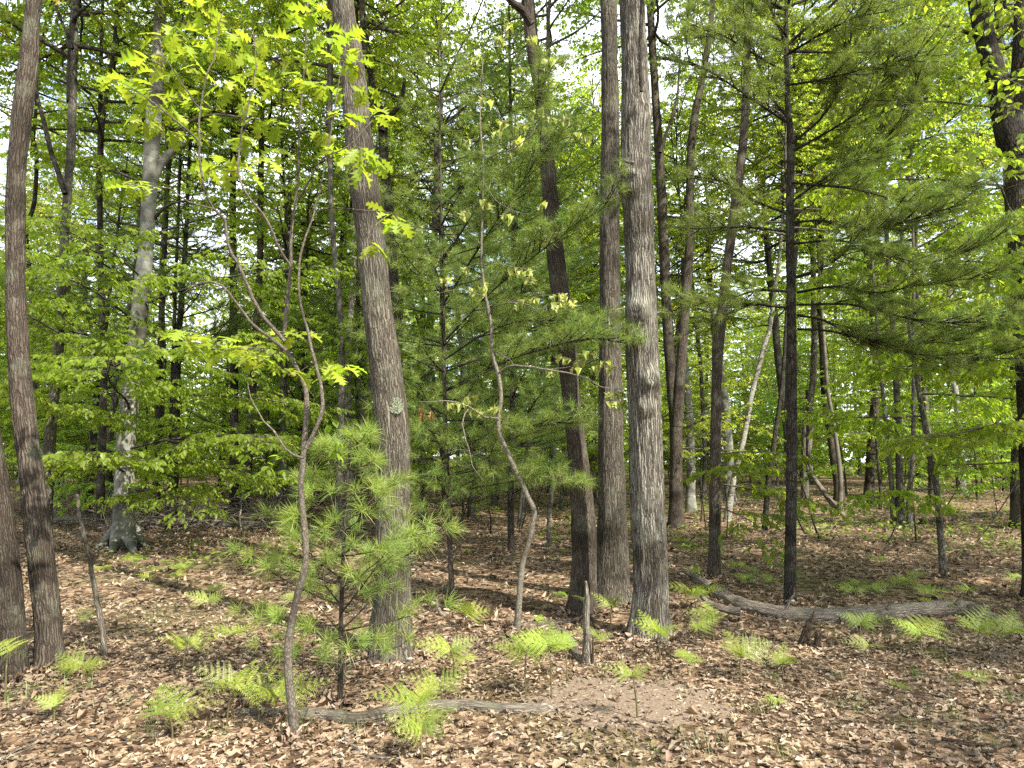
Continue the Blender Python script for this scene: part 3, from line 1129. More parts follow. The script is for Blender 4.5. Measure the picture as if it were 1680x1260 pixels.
r16, b16, P16 = front_tree('oak_tree', 'brown oak trunk standing close behind the pale knotty oak', 'tree',
    [(1004, 987, 72), (1004, 940, 58), (1004, 880, 52), (1003, 787, 46), (1002, 653, 41), (1001, 520, 37), (1000, 383, 35), (1001, 200, 32), (999, 0, 29)],
    18, 'oak_bark', 72, .06, .010, (.075, .2, 4, 2.0), [(12.5, 3, .9)], (), 5)
r15, b15, P15 = front_tree('oak_tree', 'dark slim oak trunk leaning beside the brown and pale oaks', 'tree',
    [(954, 1008, 50), (958, 940, 44), (958, 873, 41), (950, 770, 36), (938, 653, 31), (925, 520, 33), (916, 453, 32), (908, 383, 30), (900, 300, 27), (895, 233, 25), (890, 167, 25), (876, 83, 24), (868, 17, 23)],
    17, 'brown_bark', 60, .06, .008, (.055, .16, 4, 1.0), [(13, 4, .8)], (), 6)
branch_px(r15, b15, [(872, 40), (858, 18), (838, 2), (815, -30)], [6.86, 6.8, 6.7, 6.6], .05, .03, 'brown_bark', 'branch', .08, 9)
r10, b10, P10 = front_tree('oak_tree', 'grey brown oak trunk behind the bushy pine sapling, curving away upward', 'tree',
    [(640, 1078, 78), (642, 1030, 68), (645, 960, 60), (646, 900, 56), (645, 820, 57), (645, 750, 57), (643, 700, 56), (631, 600, 56), (619, 500, 52), (611, 420, 52), (597, 300, 52), (586, 200, 50), (577, 100, 46), (562, 0, 42)],
    17, 'oak_bark', 100, .045, .009, (.085, .2, 5, 2.6), [(12, 4, .75)], [(2.6, 4.4, (.06, .14), .012), (4.35, 4.4, (.1, .13), .02)], 8)
# a round lichen patch on that trunk
mb = MB()
c = at(650, 665, b10[1] - .155) - b10
for q in range(420):
    a, rr = rs.uniform(0, 6.28), .058 * math.sqrt(rs.uniform())
    if rr > .04 and noise3(np.array([[math.cos(a) * 1.7, math.sin(a) * 1.7, .5]]))[0] < -.05:
        continue
    dx, dz = rr * math.cos(a), rr * math.sin(a) * 1.15
    stamp(mb, arr([(-.5, 0, 0), (.5, 0, .1), (.4, .8, .25), (-.4, .9, .2)], [(0, 1, 2), (0, 2, 3)]), np.array([[c[0] + dx, c[1] + dx * dx * 3.2 + .008 - dx * .02, c[2] + dz]]),
          np.array([[rs.normal(), 0.1 * rs.normal(), rs.normal()]]), np.array([[dx * 4, -1, .1]]) + rs.normal(0, .25, (1, 3)), np.array([rs.uniform(.006, .013)]))
obj('lichen_patch', mb.mesh('lichen_patch', M['lichen']), trunk_of(r10))['label'] = 'round pale green lichen patch'

r1, b1, P1 = front_tree('oak_tree', 'warm brown trunk with bowed middle, beside the thick leaning trunk', 'tree',
    [(82, 1098, 56), (80, 1050, 48), (77, 1000, 47), (66, 900, 45), (55, 800, 44), (42, 700, 42), (32, 600, 40), (26, 500, 38), (25, 420, 36), (26, 300, 37), (35, 200, 38), (48, 100, 36), (57, 0, 30)],
    15, 'brown_bark', 72, .05, .008, (.05, .16, 4, .2), [(8.0, 4, .95)], (), 9)
r2, b2, P2 = front_tree('oak_tree', 'thick brown trunk leaning away beside the bowed brown trunk', 'tree',
    [(14, 1112, 72), (14, 1060, 62), (11, 1000, 60), (6, 920, 56), (-2, 850, 52), (-22, 720, 50), (-50, 560, 48), (-75, 400, 46)],
    15, 'brown_bark', 72, .05, .008, (.04, .12, 5, 1.2), [(8.5, 4, 1.0)], (), 10)
r2b, b2b, P2b = front_tree('oak_tree', 'mossy trunk foot just showing below the leaning brown trunk', 'tree',
    [(-32, 1222, 74), (-40, 1150, 58), (-58, 1000, 50), (-80, 800, 46)], 13, 'oak_bark', 48, .06, .008, (.04, .12, 4, 0), [(8.0, 4, .9)], (), 11)

# smooth grey beech with low leafy sprays
r4, b4, P4 = front_tree('beech_tree', 'silver barked beech with flared roots and low leafy sprays', 'tree',
    [(202, 897, 46), (203, 860, 40), (204, 800, 37), (209, 700, 35), (218, 620, 34), (226, 540, 32), (233, 470, 31), (240, 400, 28), (246, 300, 28), (250, 220, 30), (258, 120, 26), (264, 0, 22)],
    18, 'beech_bark', 40, .1, .006, (.035, .15, 5, .9), [(12, 4, 1.0)], (), 12)
branch_px(r4, b4, [(248, 300), (262, 272), (278, 252), (300, 236)], 12.2, .09, .06, 'beech_bark', 'branch', .1, 9)
branch_px(r4, b4, [(300, 236), (290, 215), (320, 196), (360, 188), (415, 196)], [12.2, 12.1, 12, 11.9, 11.8], .045, .015, 'grey_bark', 'branch', .1, 7)
branch_px(r4, b4, [(250, 362), (265, 345), (285, 333), (330, 330), (372, 350)], [12.2, 12.1, 12, 11.8, 11.6], .04, .012, 'grey_bark', 'branch', .1, 7)
for a, b_ in (((194, 890), (150, 904)), ((213, 890), (246, 900)), ((206, 893), (224, 909)), ((196, 893), (180, 910))):
    g0, g1 = onground(*a), onground(*b_)
    mb = MB()
    p, r = spline([g0 - b4 + (0, 0, .26), (g0 + g1) / 2 - b4 + (0, 0, .07), g1 - b4 - (0, 0, .02)], [.16, .09, .02], .05)
    tube(mb, p, r, 9)
    obj('root', mb.mesh('root', M['beech_bark'], True, True), trunk_of(r4))
rb = np.random.default_rng(44)
w = MB()
ax = axis_of(P4)
limbs = []
for (z, az, ln, el) in ((1.3, -80, 3.4, 8), (1.7, -25, 4.0, 6), (2.0, -120, 3.6, 12), (2.4, -60, 4.2, 8), (2.7, 15, 3.4, 8), (3.0, -95, 4.0, 14), (3.3, -40, 4.2, 10), (3.6, -150, 3.2, 12),
                        (3.9, -75, 4.0, 14), (4.3, -20, 4.0, 14), (4.8, -100, 3.4, 18), (5.6, 0, 3.0, 24), (6.6, 160, 3.0, 24), (2.2, 170, 2.8, 10), (3.4, 150, 2.8, 10),
                        (1.0, -50, 2.6, 6), (1.5, 0, 3.0, 4)):
    a = math.radians(az)
    e = math.radians(el)
    limbs.append((ax(z), (math.cos(a) * math.cos(e), math.sin(a) * math.cos(e), math.sin(e)), ln, .028, -.28))
data = grow_limbs(w, limbs, rb, leaf=.098, gap=.18, tgap=.11, tl=.32, leaves=7, tilt=.85, bl=.42)
obj('branchwork', w.mesh('branchwork', M['grey_bark'], True, True), r4)
leaf_parts(r4, data, [OVAL], 'beech_leaf', 300, rest='crown', rest_tm=[HEXL])

# two mid-distance stems and the pair of dark trunks behind the beech
TRUNKS = [
    # name, label, category, px, H, material, canopy (z, variant, scale)
    ('maple_tree', 'straight grey forked trunk rising just behind the bowed brown trunk', [(75, 905, 26), (76, 800, 24), (82, 720, 22), (90, 640, 19), (97, 560, 18), (104, 420, 17), (112, 300, 17), (118, 200, 16), (123, 0, 15)], 16, 'grey_bark', (8.5, 2, 1.0)),
    ('sapling_tree', 'thin crooked dark stem between the bowed trunk and the forked trunk', [(62, 870, 11), (58, 700, 10), (53, 500, 9), (43, 383, 9), (56, 333, 9), (60, 250, 8), (50, 213, 8), (37, 100, 7), (30, 0, 6)], 11, 'dark_bark', (9, 3, .6)),
    ('maple_tree', 'dark stem hugging the flared side of the silver beech', [(166, 872, 17), (165, 800, 15), (168, 720, 14), (170, 600, 13), (165, 450, 12)], 15, 'dark_bark', (8, 0, .9)),
    ('pine_tree', 'very dark straight trunk of the pair behind the brush pile', [(385, 842, 19), (384, 760, 17), (384, 640, 15), (383, 500, 14), (382, 350, 13)], 15, 'dark_bark', (11, 2, .9)),
    ('maple_tree', 'greyer leaning trunk of the pair behind the brush pile', [(398, 842, 22), (408, 740, 16), (415, 640, 14), (420, 540, 13), (426, 440, 12), (428, 300, 11)], 16, 'brown_bark', (11, 1, 1.0)),
    ('maple_tree', 'dark forked trunk peeking out behind the curving grey brown oak', [(655, 882, 22), (654, 700, 20), (648, 500, 19), (642, 400, 18), (638, 333, 18), (630, 267, 17), (627, 200, 17), (613, 150, 13), (600, 60, 11)], 16, 'dark_bark', (10.5, 0, 1.0)),
    ('maple_tree', 'slim dark trunk right against the white birch', [(559, 882, 19), (558, 780, 15), (559, 700, 12), (561, 600, 11), (557, 500, 10), (549, 420, 10), (543, 330, 9), (541, 230, 9)], 14, 'grey_bark', (9, 3, .9)),
    ('birch_tree', 'white barked birch beside the slim dark trunk', [(574, 850, 14), (573, 720, 13), (571, 620, 12), (574, 540, 11), (579, 460, 10), (582, 380, 10), (585, 280, 9)], 15, 'birch_bark', (10, 3, .9)),
    ('maple_tree', 'dark trunk splitting low into two stems behind the pale knotty oak', [(1109, 866, 34), (1109, 830, 25), (1109, 760, 22), (1108, 690, 22), (1101, 620, 19), (1093, 500, 18), (1086, 333, 18), (1076, 167, 15), (1068, 40, 14)], 19, 'brown_bark', (11.5, 1, 1.0)),
    ('maple_tree', 'dark trunk with kinked waist growing past the fallen log end', [(1171, 946, 24), (1172, 900, 20), (1173, 840, 20), (1174, 720, 19), (1176, 620, 18), (1179, 550, 22), (1186, 500, 18), (1194, 430, 17), (1207, 333, 18), (1219, 233, 16), (1224, 143, 14), (1228, 50, 12)], 15, 'brown_bark', (9.5, 2, .9)),
    ('birch_tree', 'pale slender birch leaning hard over the open floor', [(1192, 856, 15), (1201, 800, 11), (1209, 765, 10), (1220, 720, 10), (1233, 647, 10), (1243, 610, 9), (1253, 570, 9), (1263, 537, 8), (1272, 470, 7), (1279, 420, 6), (1284, 350, 5)], 10, 'birch_bark', (8, 3, .5)),
    ('maple_tree', 'short dark leaning stem between the leaning birch and tall pine', [(1254, 871, 11), (1258, 820, 10), (1262, 780, 9), (1272, 710, 8), (1284, 620, 7), (1292, 480, 6)], 9, 'dark_bark', (6.5, 3, .6)),
    ('maple_tree', 'grey bent sapling trunk with leafy drooping sprays over the floor', [(1548, 948, 15), (1543, 880, 12), (1535, 790, 12), (1522, 720, 11), (1512, 670, 10), (1502, 607, 9), (1492, 540, 8), (1482, 440, 7), (1478, 330, 6)], 6.5, 'grey_bark', None),
    ('oak_tree', 'massive dark trunk forking high, hung with sunlit maple leaves', [(1712, 985, 74), (1702, 860, 58), (1694, 700, 54), (1686, 560, 52), (1676, 420, 50), (1668, 300, 50), (1665, 240, 46), (1672, 120, 34), (1676, 0, 30)], 17, 'dark_bark', (8.5, 1, 1.0)),
    ('maple_tree', 'straight grey brown trunk standing in sun behind the massive forked trunk', [(1667, 866, 24), (1667, 800, 21), (1668, 700, 20), (1664, 560, 19)], 17, 'brown_bark', (11, 0, 1.0)),
    ('maple_tree', 'pale grey trunk of a close pair beyond the bent sapling', [(1477, 863, 17), (1476, 800, 14), (1474, 700, 13), (1470, 620, 12), (1462, 500, 10)], 14, 'grey_bark', (9, 2, .9)),
    ('maple_tree', 'thinner leaning stem of the close pair beyond the bent sapling', [(1467, 862, 12), (1463, 800, 10), (1456, 720, 8), (1448, 640, 7), (1438, 520, 6)], 11, 'grey_bark', (8, 3, .6)),
    ('maple_tree', 'slender pale stem curving up beside the split trunk', [(1377, 846, 10), (1379, 790, 9), (1374, 740, 8), (1367, 690, 7), (1358, 640, 7), (1352, 560, 6)], 12, 'pale_twig', (9, 3, .6)),
    ('maple_tree', 'clump stem with warty bark near the bent grey sapling', [(1493, 868, 13), (1491, 820, 10), (1497, 760, 9), (1499, 660, 8)], 11, 'grey_bark', (8, 3, .6)),
    ('pine_tree', 'thin stemmed young pine with bright tufts close behind the crooked sapling', [(743, 1002, 11), (740, 940, 9), (737, 860, 9), (735, 800, 9), (731, 740, 8), (730, 660, 7), (728, 590, 7), (726, 480, 6), (724, 360, 5), (722, 240, 4)], 6.4, 'brown_bark', None),
    ('maple_tree', 'slender grey pole on the sunny patch between saplings', [(901, 897, 9), (901, 850, 8), (906, 800, 7), (910, 730, 7), (912, 600, 6), (908, 480, 5)], 12, 'grey_bark', (9, 3, .6)),
    ('maple_tree', 'pinkish grey trunk behind the silver beech low leaves', [(256, 850, 16), (257, 790, 14), (260, 700, 13), (262, 600, 12), (268, 450, 11)], 15, 'brown_bark', (10, 0, .9)),
    ('maple_tree', 'thin dark pole by the pinkish grey trunk', [(279, 842, 11), (279, 760, 9), (282, 660, 8), (287, 500, 7)], 13, 'dark_bark', (10, 3, .6)),
]
TR = []
for k, (name, label, px, H, mat, cr) in enumerate(TRUNKS):
    wmax = max(p[2] for p in px[1:])
    root, b, P = front_tree(name, label, 'tree', px, H, mat, 22 if wmax > 14 else 12, .12 if wmax > 14 else .2, .0045 if wmax > 14 else .002, (.03 * wmax / 18, .15, 4, k), [cr] if cr else None, (), k)
    TR.append((root, b, P))
# forks and limbs
branch_px(TR[0][0], TR[0][1], [(107, 318), (98, 290), (84, 250), (72, 200), (60, 150), (52, 60), (48, -20)], 11.3, .05, .025, 'dark_bark', 'branch', .12, 8)
branch_px(TR[0][0], TR[0][1], [(119, 80), (108, 50), (95, 20), (88, -20)], 11.3, .03, .02, 'dark_bark', 'branch', .12, 7)
branch_px(TR[5][0], TR[5][1], [(627, 215), (634, 196), (648, 182), (658, 168), (664, 130)], 13.6, .07, .035, 'dark_bark', 'branch', .1, 8)
branch_px(TR[8][0], TR[8][1], [(1110, 700), (1117, 600), (1124, 500), (1131, 400), (1133, 260), (1140, 190), (1152, 130), (1166, 40), (1172, -60)], 15.2, .13, .06, 'brown_bark', 'second_stem', .15, 12)
branch_px(TR[8][0], TR[8][1], [(1083, 250), (1092, 222), (1103, 190), (1112, 150), (1116, 80)], 15.3, .05, .02, 'brown_bark', 'branch', .15, 7)
branch_px(TR[13][0], TR[13][1], [(1664, 260), (1650, 210), (1637, 140), (1618, 70), (1603, 0), (1594, -80)], TR[13][1][1], .14, .09, 'dark_bark', 'second_stem', .12, 16)
branch_px(TR[13][0], TR[13][1], [(1612, 62), (1590, 55), (1565, 45), (1532, 40)], TR[13][1][1] - .1, .03, .012, 'dark_bark', 'branch', .12, 7)


def add_sprays(tr, limbs, seed, mat, leaf, limit, tmpl=OVAL, **kw):
    root, b, P = tr
    r = np.random.default_rng(seed)
    ax = axis_of(P)
    w = MB()
    L = []
    for (z, az, ln, el) in limbs:
        a, e = math.radians(az), math.radians(el)
        L.append((ax(z), (math.cos(a) * math.cos(e), math.sin(a) * math.cos(e), math.sin(e)), ln, .012 * ln ** .6, -.15))
    data = grow_limbs(w, L, r, leaf=leaf, **kw)
    obj('branchwork', w.mesh('branchwork', M['twig_bark'], True, True), root)
    leaf_parts(root, data, [tmpl], mat, limit, rest='crown', rest_tm=[HEXL])


# the bent sapling and the big edge trunk carry hanging maple leaves
add_sprays(TR[12], [(1.2, -150, 1.5, 0), (1.5, -20, 1.6, 5), (1.9, -90, 1.8, 0), (2.2, 180, 1.9, 5), (2.5, -40, 2.0, 5), (2.8, -120, 2.0, 5), (3.2, 20, 1.8, 10), (3.6, -80, 1.9, 10), (4.0, 160, 1.8, 15), (4.5, -30, 1.7, 20), (5, -120, 1.6, 25), (5.6, 60, 1.4, 35), (6.2, -60, 1.0, 55)],
           71, 'maple_leaf', .10, 300, gap=.17, tgap=.11, tl=.26, leaves=6, droop=.3)
add_sprays(TR[13], [(2.0, 200, 1.9, 0), (2.4, -120, 2.0, 5), (3.0, 185, 2.0, 5), (3.4, -110, 2.2, 5), (3.9, 190, 2.3, 8), (4.4, -130, 2.3, 8), (4.9, 175, 2.4, 10), (5.4, -115, 2.4, 12), (5.9, 195, 2.4, 14), (6.4, -100, 2.2, 16)],
           72, 'maple_leaf', .10, 300, gap=.18, tgap=.11, tl=.28, leaves=7, droop=.25)
add_sprays(TR[9], [(.9, -60, 1.0, 0), (1.2, -20, 1.2, 0), (1.4, -100, .9, 0), (1.6, 10, 1.0, 5)], 73, 'maple_leaf', .10, 120, gap=.17, tgap=.11, tl=.25, leaves=6, droop=.35)

# split trunk with torn side
b = onground(1320, 822)
root = thing('snag_tree', 'pale trunk split and torn open low down with hanging splinter', 'tree', b)
_, P, R = traced([(1314, 822, 14), (1314, 760, 12), (1315, 700, 11), (1326, 640, 12), (1330, 560, 11), (1328, 440, 10)], 13)
trunk_part(root, P, R, 'pale_bark', 20, .12, rough_disp(.008, .03, 6))
put_canopy(root, P, 10, 3, .7)
branch_px(root, b, [(1328, 640), (1329, 700), (1327, 745), (1331, 782), (1322, 760), (1316, 735)], b[1] - .1, .15, .03, 'pale_bark', 'splinter', .1, 8)
b = onground(1378, 846)
o = thing('fallen_log', 'pale mossy log propped slanting against the split trunk', 'log', b)
branch_px(o, b, [(1386, 850), (1370, 832), (1350, 805), (1332, 780), (1322, 770)], [b[1] - .2, b[1] + .2, b[1] + .8, 22.5, 23], .09, .06, 'dead_wood', 'trunk', .15, 10)

# ------------------------------------------------------------------ white pines
# tall dark pine with sweeping boughs
r21, b21, P21 = front_tree('pine_tree', 'tall straight dark pine with sweeping feathery boughs behind the fallen log', 'tree',
    [(1296, 992, 23), (1297, 900, 20), (1299, 760, 19), (1299, 600, 18), (1298, 480, 17), (1296, 400, 16), (1297, 233, 14), (1292, 167, 10), (1290, 60, 8), (1290, 0, 7)], 10.5, 'dark_bark', 34, .05, .004, (.02, .1, 4, 0), None, (), 14)
BOUGHS = [
    ([(1300, 235), (1353, 187), (1387, 117), (1397, 40), (1400, -40)], [7.4, 7.3, 7.1, 7.0, 6.9]),
    ([(1302, 247), (1360, 215), (1403, 187), (1437, 150), (1470, 90)], [7.4, 7.2, 7.0, 6.8, 6.6]),
    ([(1300, 330), (1360, 287), (1430, 245), (1490, 185), (1505, 110)], [7.4, 7.2, 6.9, 6.7, 6.6]),
    ([(1302, 365), (1350, 362), (1413, 377), (1480, 365), (1560, 340)], [7.4, 7.2, 6.9, 6.6, 6.4]),
    ([(1306, 455), (1340, 443), (1370, 428), (1392, 408), (1450, 370)], [7.4, 7.2, 7.0, 6.8, 6.6]),
    ([(1308, 480), (1370, 470), (1440, 480), (1520, 465), (1610, 455)], [7.4, 7.1, 6.8, 6.6, 6.4]),
    ([(1308, 517), (1350, 525), (1400, 550), (1470, 565), (1560, 560)], [7.4, 7.2, 7.0, 6.8, 6.6]),
    ([(1308, 540), (1360, 543), (1430, 560), (1510, 582), (1600, 590), (1660, 575)], [7.4, 7.2, 7.0, 6.7, 6.5, 6.4]),
    ([(1308, 500), (1400, 500), (1480, 520), (1560, 530), (1640, 520)], [7.4, 7.0, 6.6, 6.3, 6.1]),
    ([(1302, 400), (1380, 395), (1460, 420), (1530, 430), (1620, 400)], [7.4, 7.0, 6.6, 6.3, 6.1]),
    ([(1300, 300), (1400, 310), (1490, 330), (1560, 310)], [7.4, 7.0, 6.6, 6.3]),
    ([(1292, 478), (1240, 477), (1180, 495), (1120, 500)], [7.4, 7.5, 7.6, 7.7]),
    ([(1290, 505), (1230, 500), (1180, 520)], [7.4, 7.5, 7.6]),
    ([(1290, 350), (1240, 330), (1190, 300), (1150, 290)], [7.4, 7.4, 7.5, 7.5]),
    ([(1290, 200), (1230, 160), (1170, 120), (1130, 100)], [7.4, 7.2, 7.0, 6.9]),
    ([(1290, 190), (1260, 150), (1240, 90), (1220, 20)], [7.4, 7.3, 7.2, 7.1]),
    ([(1290, 380), (1220, 372), (1150, 375)], [7.4, 7.4, 7.5]),
    ([(1291, 120), (1240, 90), (1190, 60), (1130, 40)], [7.4, 7.2, 7.0, 6.8]),
    ([(1291, 90), (1340, 60), (1400, 30), (1450, 20)], [7.4, 7.1, 6.8, 6.6]),
    ([(1291, 60), (1270, 30), (1250, -20)], [7.4, 7.2, 7.0]),
    ([(1291, 140), (1350, 130), (1430, 110), (1520, 90)], [7.4, 7.0, 6.7, 6.4]),
]
rp = np.random.default_rng(52)
tuft_all, own = [], []
for pts, Y in BOUGHS:
    P = branch_px(r21, b21, pts, Y, .016, .004, 'dark_bark', 'bough', .1, 6)
    wood = MB()
    Tn = nrm(np.gradient(P, axis=0))
    n = len(P)
    bs = []
    for k in range(int(n * .22), n):
        for _ in range(2):
            sd = nrm(np.cross(Tn[k], (0, 0, 1))) * rp.choice([-1, 1])
            d = nrm(Tn[k] * .8 + sd * rp.uniform(.3, 1) + (0, 0, rp.normal(.05, .25)))
            bs.append((P[k], d, rp.uniform(.22, .5), .006))
    t = grow_boughs(wood, bs, rp, .15, .10, .2, .85, .3)
    bough = branch_px.last
    obj('branchwork', wood.mesh('branchwork', M['dark_bark'], True, True), bough)
    tuft_all.append(t)
    own += [bough] * len(t[0])
data = [np.concatenate([t[q] for t in tuft_all]) for q in range(4)]
TF = [tuft_fast(64, .115, .0034, 900 + k) for k in range(3)]
leaf_parts(r21, data, TF, 'needle', 200, 'needle_tuft', 'crown', owners=own)
w = MB()
zs = np.arange(6.6, 10.4, .45)
data = grow_boughs(w, whorls(rp, zs, 1.9 * (1.15 - (zs - 6.6) / 4.2), 5, (5, 35), axis_of(P21), .013), rp, .2, .14, .25)
obj('branchwork', w.mesh('branchwork', M['dark_bark'], True, True), r21)
mb = MB()
stamp(mb, TF[0], *data)
obj('crown', mb.mesh('crown', M['needle']), r21, 'stuff')

# young white pine in the middle
r14p, b14p, P14p = front_tree('pine_tree', 'young feathery white pine behind the pale crooked sapling', 'tree',
    [(839, 906, 13), (838, 840, 11), (838, 760, 11), (841, 640, 10), (843, 520, 10), (843, 400, 9), (842, 320, 8), (838, 200, 6), (836, 80, 5)], 10, 'dark_bark', 22, .06, .003, (.02, .1, 4, 0), None, (), 15)
w = MB()
zs = np.concatenate([np.arange(.95, 4.2, .27), np.arange(4.3, 9.8, .42)])
ln = np.interp(zs, [.9, 1.5, 2.5, 4, 7, 9.8], [1.25, 1.9, 2.1, 1.9, 1.5, .4])
data = grow_boughs(w, whorls(rp, zs, ln, 5, (-4, 18), axis_of(P14p), .011), rp, .15, .11, .25, .95, .35)
obj('branchwork', w.mesh('branchwork', M['dark_bark'], True, True), r14p)
leaf_parts(r14p, data, [tuft_fast(64, .135, .0042, 910 + k) for k in range(3)], 'needle', 300, 'needle_tuft', 'crown')

# thin stemmed pine nearer than the other
w = MB()
zs = np.array([1.05, 1.22, 1.4, 1.6, 1.82, 2.05, 2.3, 2.55, 2.85, 3.15, 3.45, 3.8, 4.15, 4.45, 4.9, 5.3, 5.7, 6.1])
ln = np.interp(zs, [1, 1.5, 2.5, 4.5, 6.2], [.75, 1.05, 1.05, .9, .3])
data = grow_boughs(w, whorls(rp, zs, ln, 5, (0, 25), axis_of(TR[19][2]), .010), rp, .14, .11, .3, .9, .4)
for pts, Y in (([(731, 640), (800, 605), (880, 575), (960, 556), (1012, 560)], [7.1, 6.8, 6.5, 6.3, 6.2]), ([(729, 560), (800, 485), (870, 425), (925, 385), (990, 340)], [7.1, 6.8, 6.5, 6.3, 6.2]),
               ([(727, 500), (790, 400), (850, 310), (905, 220)], [7.1, 6.8, 6.5, 6.3]), ([(733, 720), (800, 755), (880, 778), (935, 795)], [7.1, 6.8, 6.6, 6.5]), ([(729, 590), (800, 545), (870, 525), (960, 535)], [7.1, 6.9, 6.7, 6.5]),
               ([(732, 690), (790, 690), (860, 700), (930, 690)], [7.1, 6.8, 6.6, 6.4]), ([(725, 430), (790, 330), (860, 230), (900, 120)], [7.1, 6.8, 6.5, 6.4])):
    P = branch_px(TR[19][0], TR[19][1], pts, Y, .012, .004, 'dark_bark', 'bough', .1, 6)
    Tn = nrm(np.gradient(P, axis=0))
    bs = []
    for k in range(int(len(P) * .3), len(P)):
        for _ in range(2):
            sd = nrm(np.cross(Tn[k], (0, 0, 1))) * rp.choice([-1, 1])
            bs.append((P[k], nrm(Tn[k] * .8 + sd * rp.uniform(.3, 1) + (0, 0, rp.normal(.1, .22))), rp.uniform(.15, .34), .005))
    t = grow_boughs(w, bs, rp, .15, .11, .2, .8, .4)
    data = [np.concatenate([a, b]) for a, b in zip(data, t)]
obj('branchwork', w.mesh('branchwork', M['dark_bark'], True, True), TR[19][0])
leaf_parts(TR[19][0], data, [tuft_fast(64, .125, .0030, 920 + k) for k in range(3)], 'needle', 300, 'needle_tuft', 'crown')

# bushy pine sapling in front of the oak
r9, b9, P9 = front_tree('pine_sapling', 'bushy bright green pine sapling in front of the curving oak', 'tree',
    [(558, 1160, 11), (559, 1080, 9), (560, 1000, 8), (563, 920, 7), (567, 840, 6), (572, 760, 5), (577, 695, 3)], 1.8, 'brown_bark', 12, .04, 0, None, None, (), 16)
rp = np.random.default_rng(58)
w = MB()
zs = np.array([.30, .46, .62, .80, .98, 1.16, 1.34, 1.52, 1.67])
ln = np.array([.46, .58, .64, .64, .58, .48, .36, .24, .13])
bo = whorls(rp, zs, ln, 5, (0, 34), axis_of(P9), .009)
data = grow_boughs(w, bo, rp, .125, .10, .32, .9, .5)
top = [(axis_of(P9)(1.78)), np.array([0, 0, 1.0]), np.array([1.0, 0, 0]), 1.0]
data = [np.vstack([data[0], top[0]]), np.vstack([data[1], top[1]]), np.vstack([data[2], top[2]]), np.append(data[3], 1.0)]
obj('branchwork', w.mesh('branchwork', M['brown_bark'], True, True), r9)
leaf_parts(r9, data, [tuft_tmpl(66, .12, .0024, 930 + k, 8, 95, .25) for k in range(4)], 'sapling_needle', 300, 'needle_tuft', 'crown')
print('pine sapling tufts', len(data[0]))

# ------------------------------------------------------------------ broadleaf saplings in front
def slim(px, k):
    return [(x, y, w * k) for x, y, w in px]


def connect(root, skel, targets, r=.0022, mat='twig_bark'):
    """joins each leaf cluster to the closest wood grown so far, nearest first; returns the twig end directions"""
    left = list(range(len(targets)))
    ends = {}
    sk = np.array(skel)
    while left:
        T = targets[left]
        d = np.linalg.norm(T[:, None] - sk[None], axis=2)
        i, j = np.unravel_index(np.argmin(d), d.shape)
        a, t = sk[j], T[i]
        m = (a + t) / 2 + rs.normal(0, .08, 3) * np.linalg.norm(t - a) + (0, 0, .04 * np.linalg.norm(t - a))
        p, rr = spline([a, m, t], [r * (1.2 + .8 * min(1, d[i, j] * 2)), r * 1.1, r * .6], .04)
        if len(p) < 2:
            p = np.array([a, t])
            rr = np.array([r, r])
        mb = MB()
        tube(mb, p, rr, 4)
        ends[left[i]] = (nrm(p[-1] - p[-2]), obj('twig', mb.mesh('twig', M[mat], True, True), root))
        sk = np.vstack([sk, p[1::2], t])
        left.pop(i)
    return [ends[k] for k in range(len(targets))]


def clusters(targets, ends, n, s0, s1, hang, r):
    pos, D, U, S = [], [], [], []
    clusters.own = []
    for t, (e, tw) in zip(targets, ends):
        k = int(r.integers(n[0], n[1] + 1))
        a0 = r.uniform(0, 6.28)
        for q in range(k):
            a = a0 + q * 6.283 / k + r.normal(0, .3)
            d = nrm(np.array([math.cos(a), math.sin(a), -hang + r.normal(0, .2)]) + e * .5)
            pos.append(t + d * .012 + r.normal(0, .012, 3))
            D.append(d)
            U.append(nrm(np.array([0, 0, 1.0]) + d * .5 + r.normal(0, .3, 3)))
            S.append(r.uniform(s0, s1))
            clusters.own.append(tw)
    return [np.array(pos), np.array(D), np.array(U), np.array(S)]


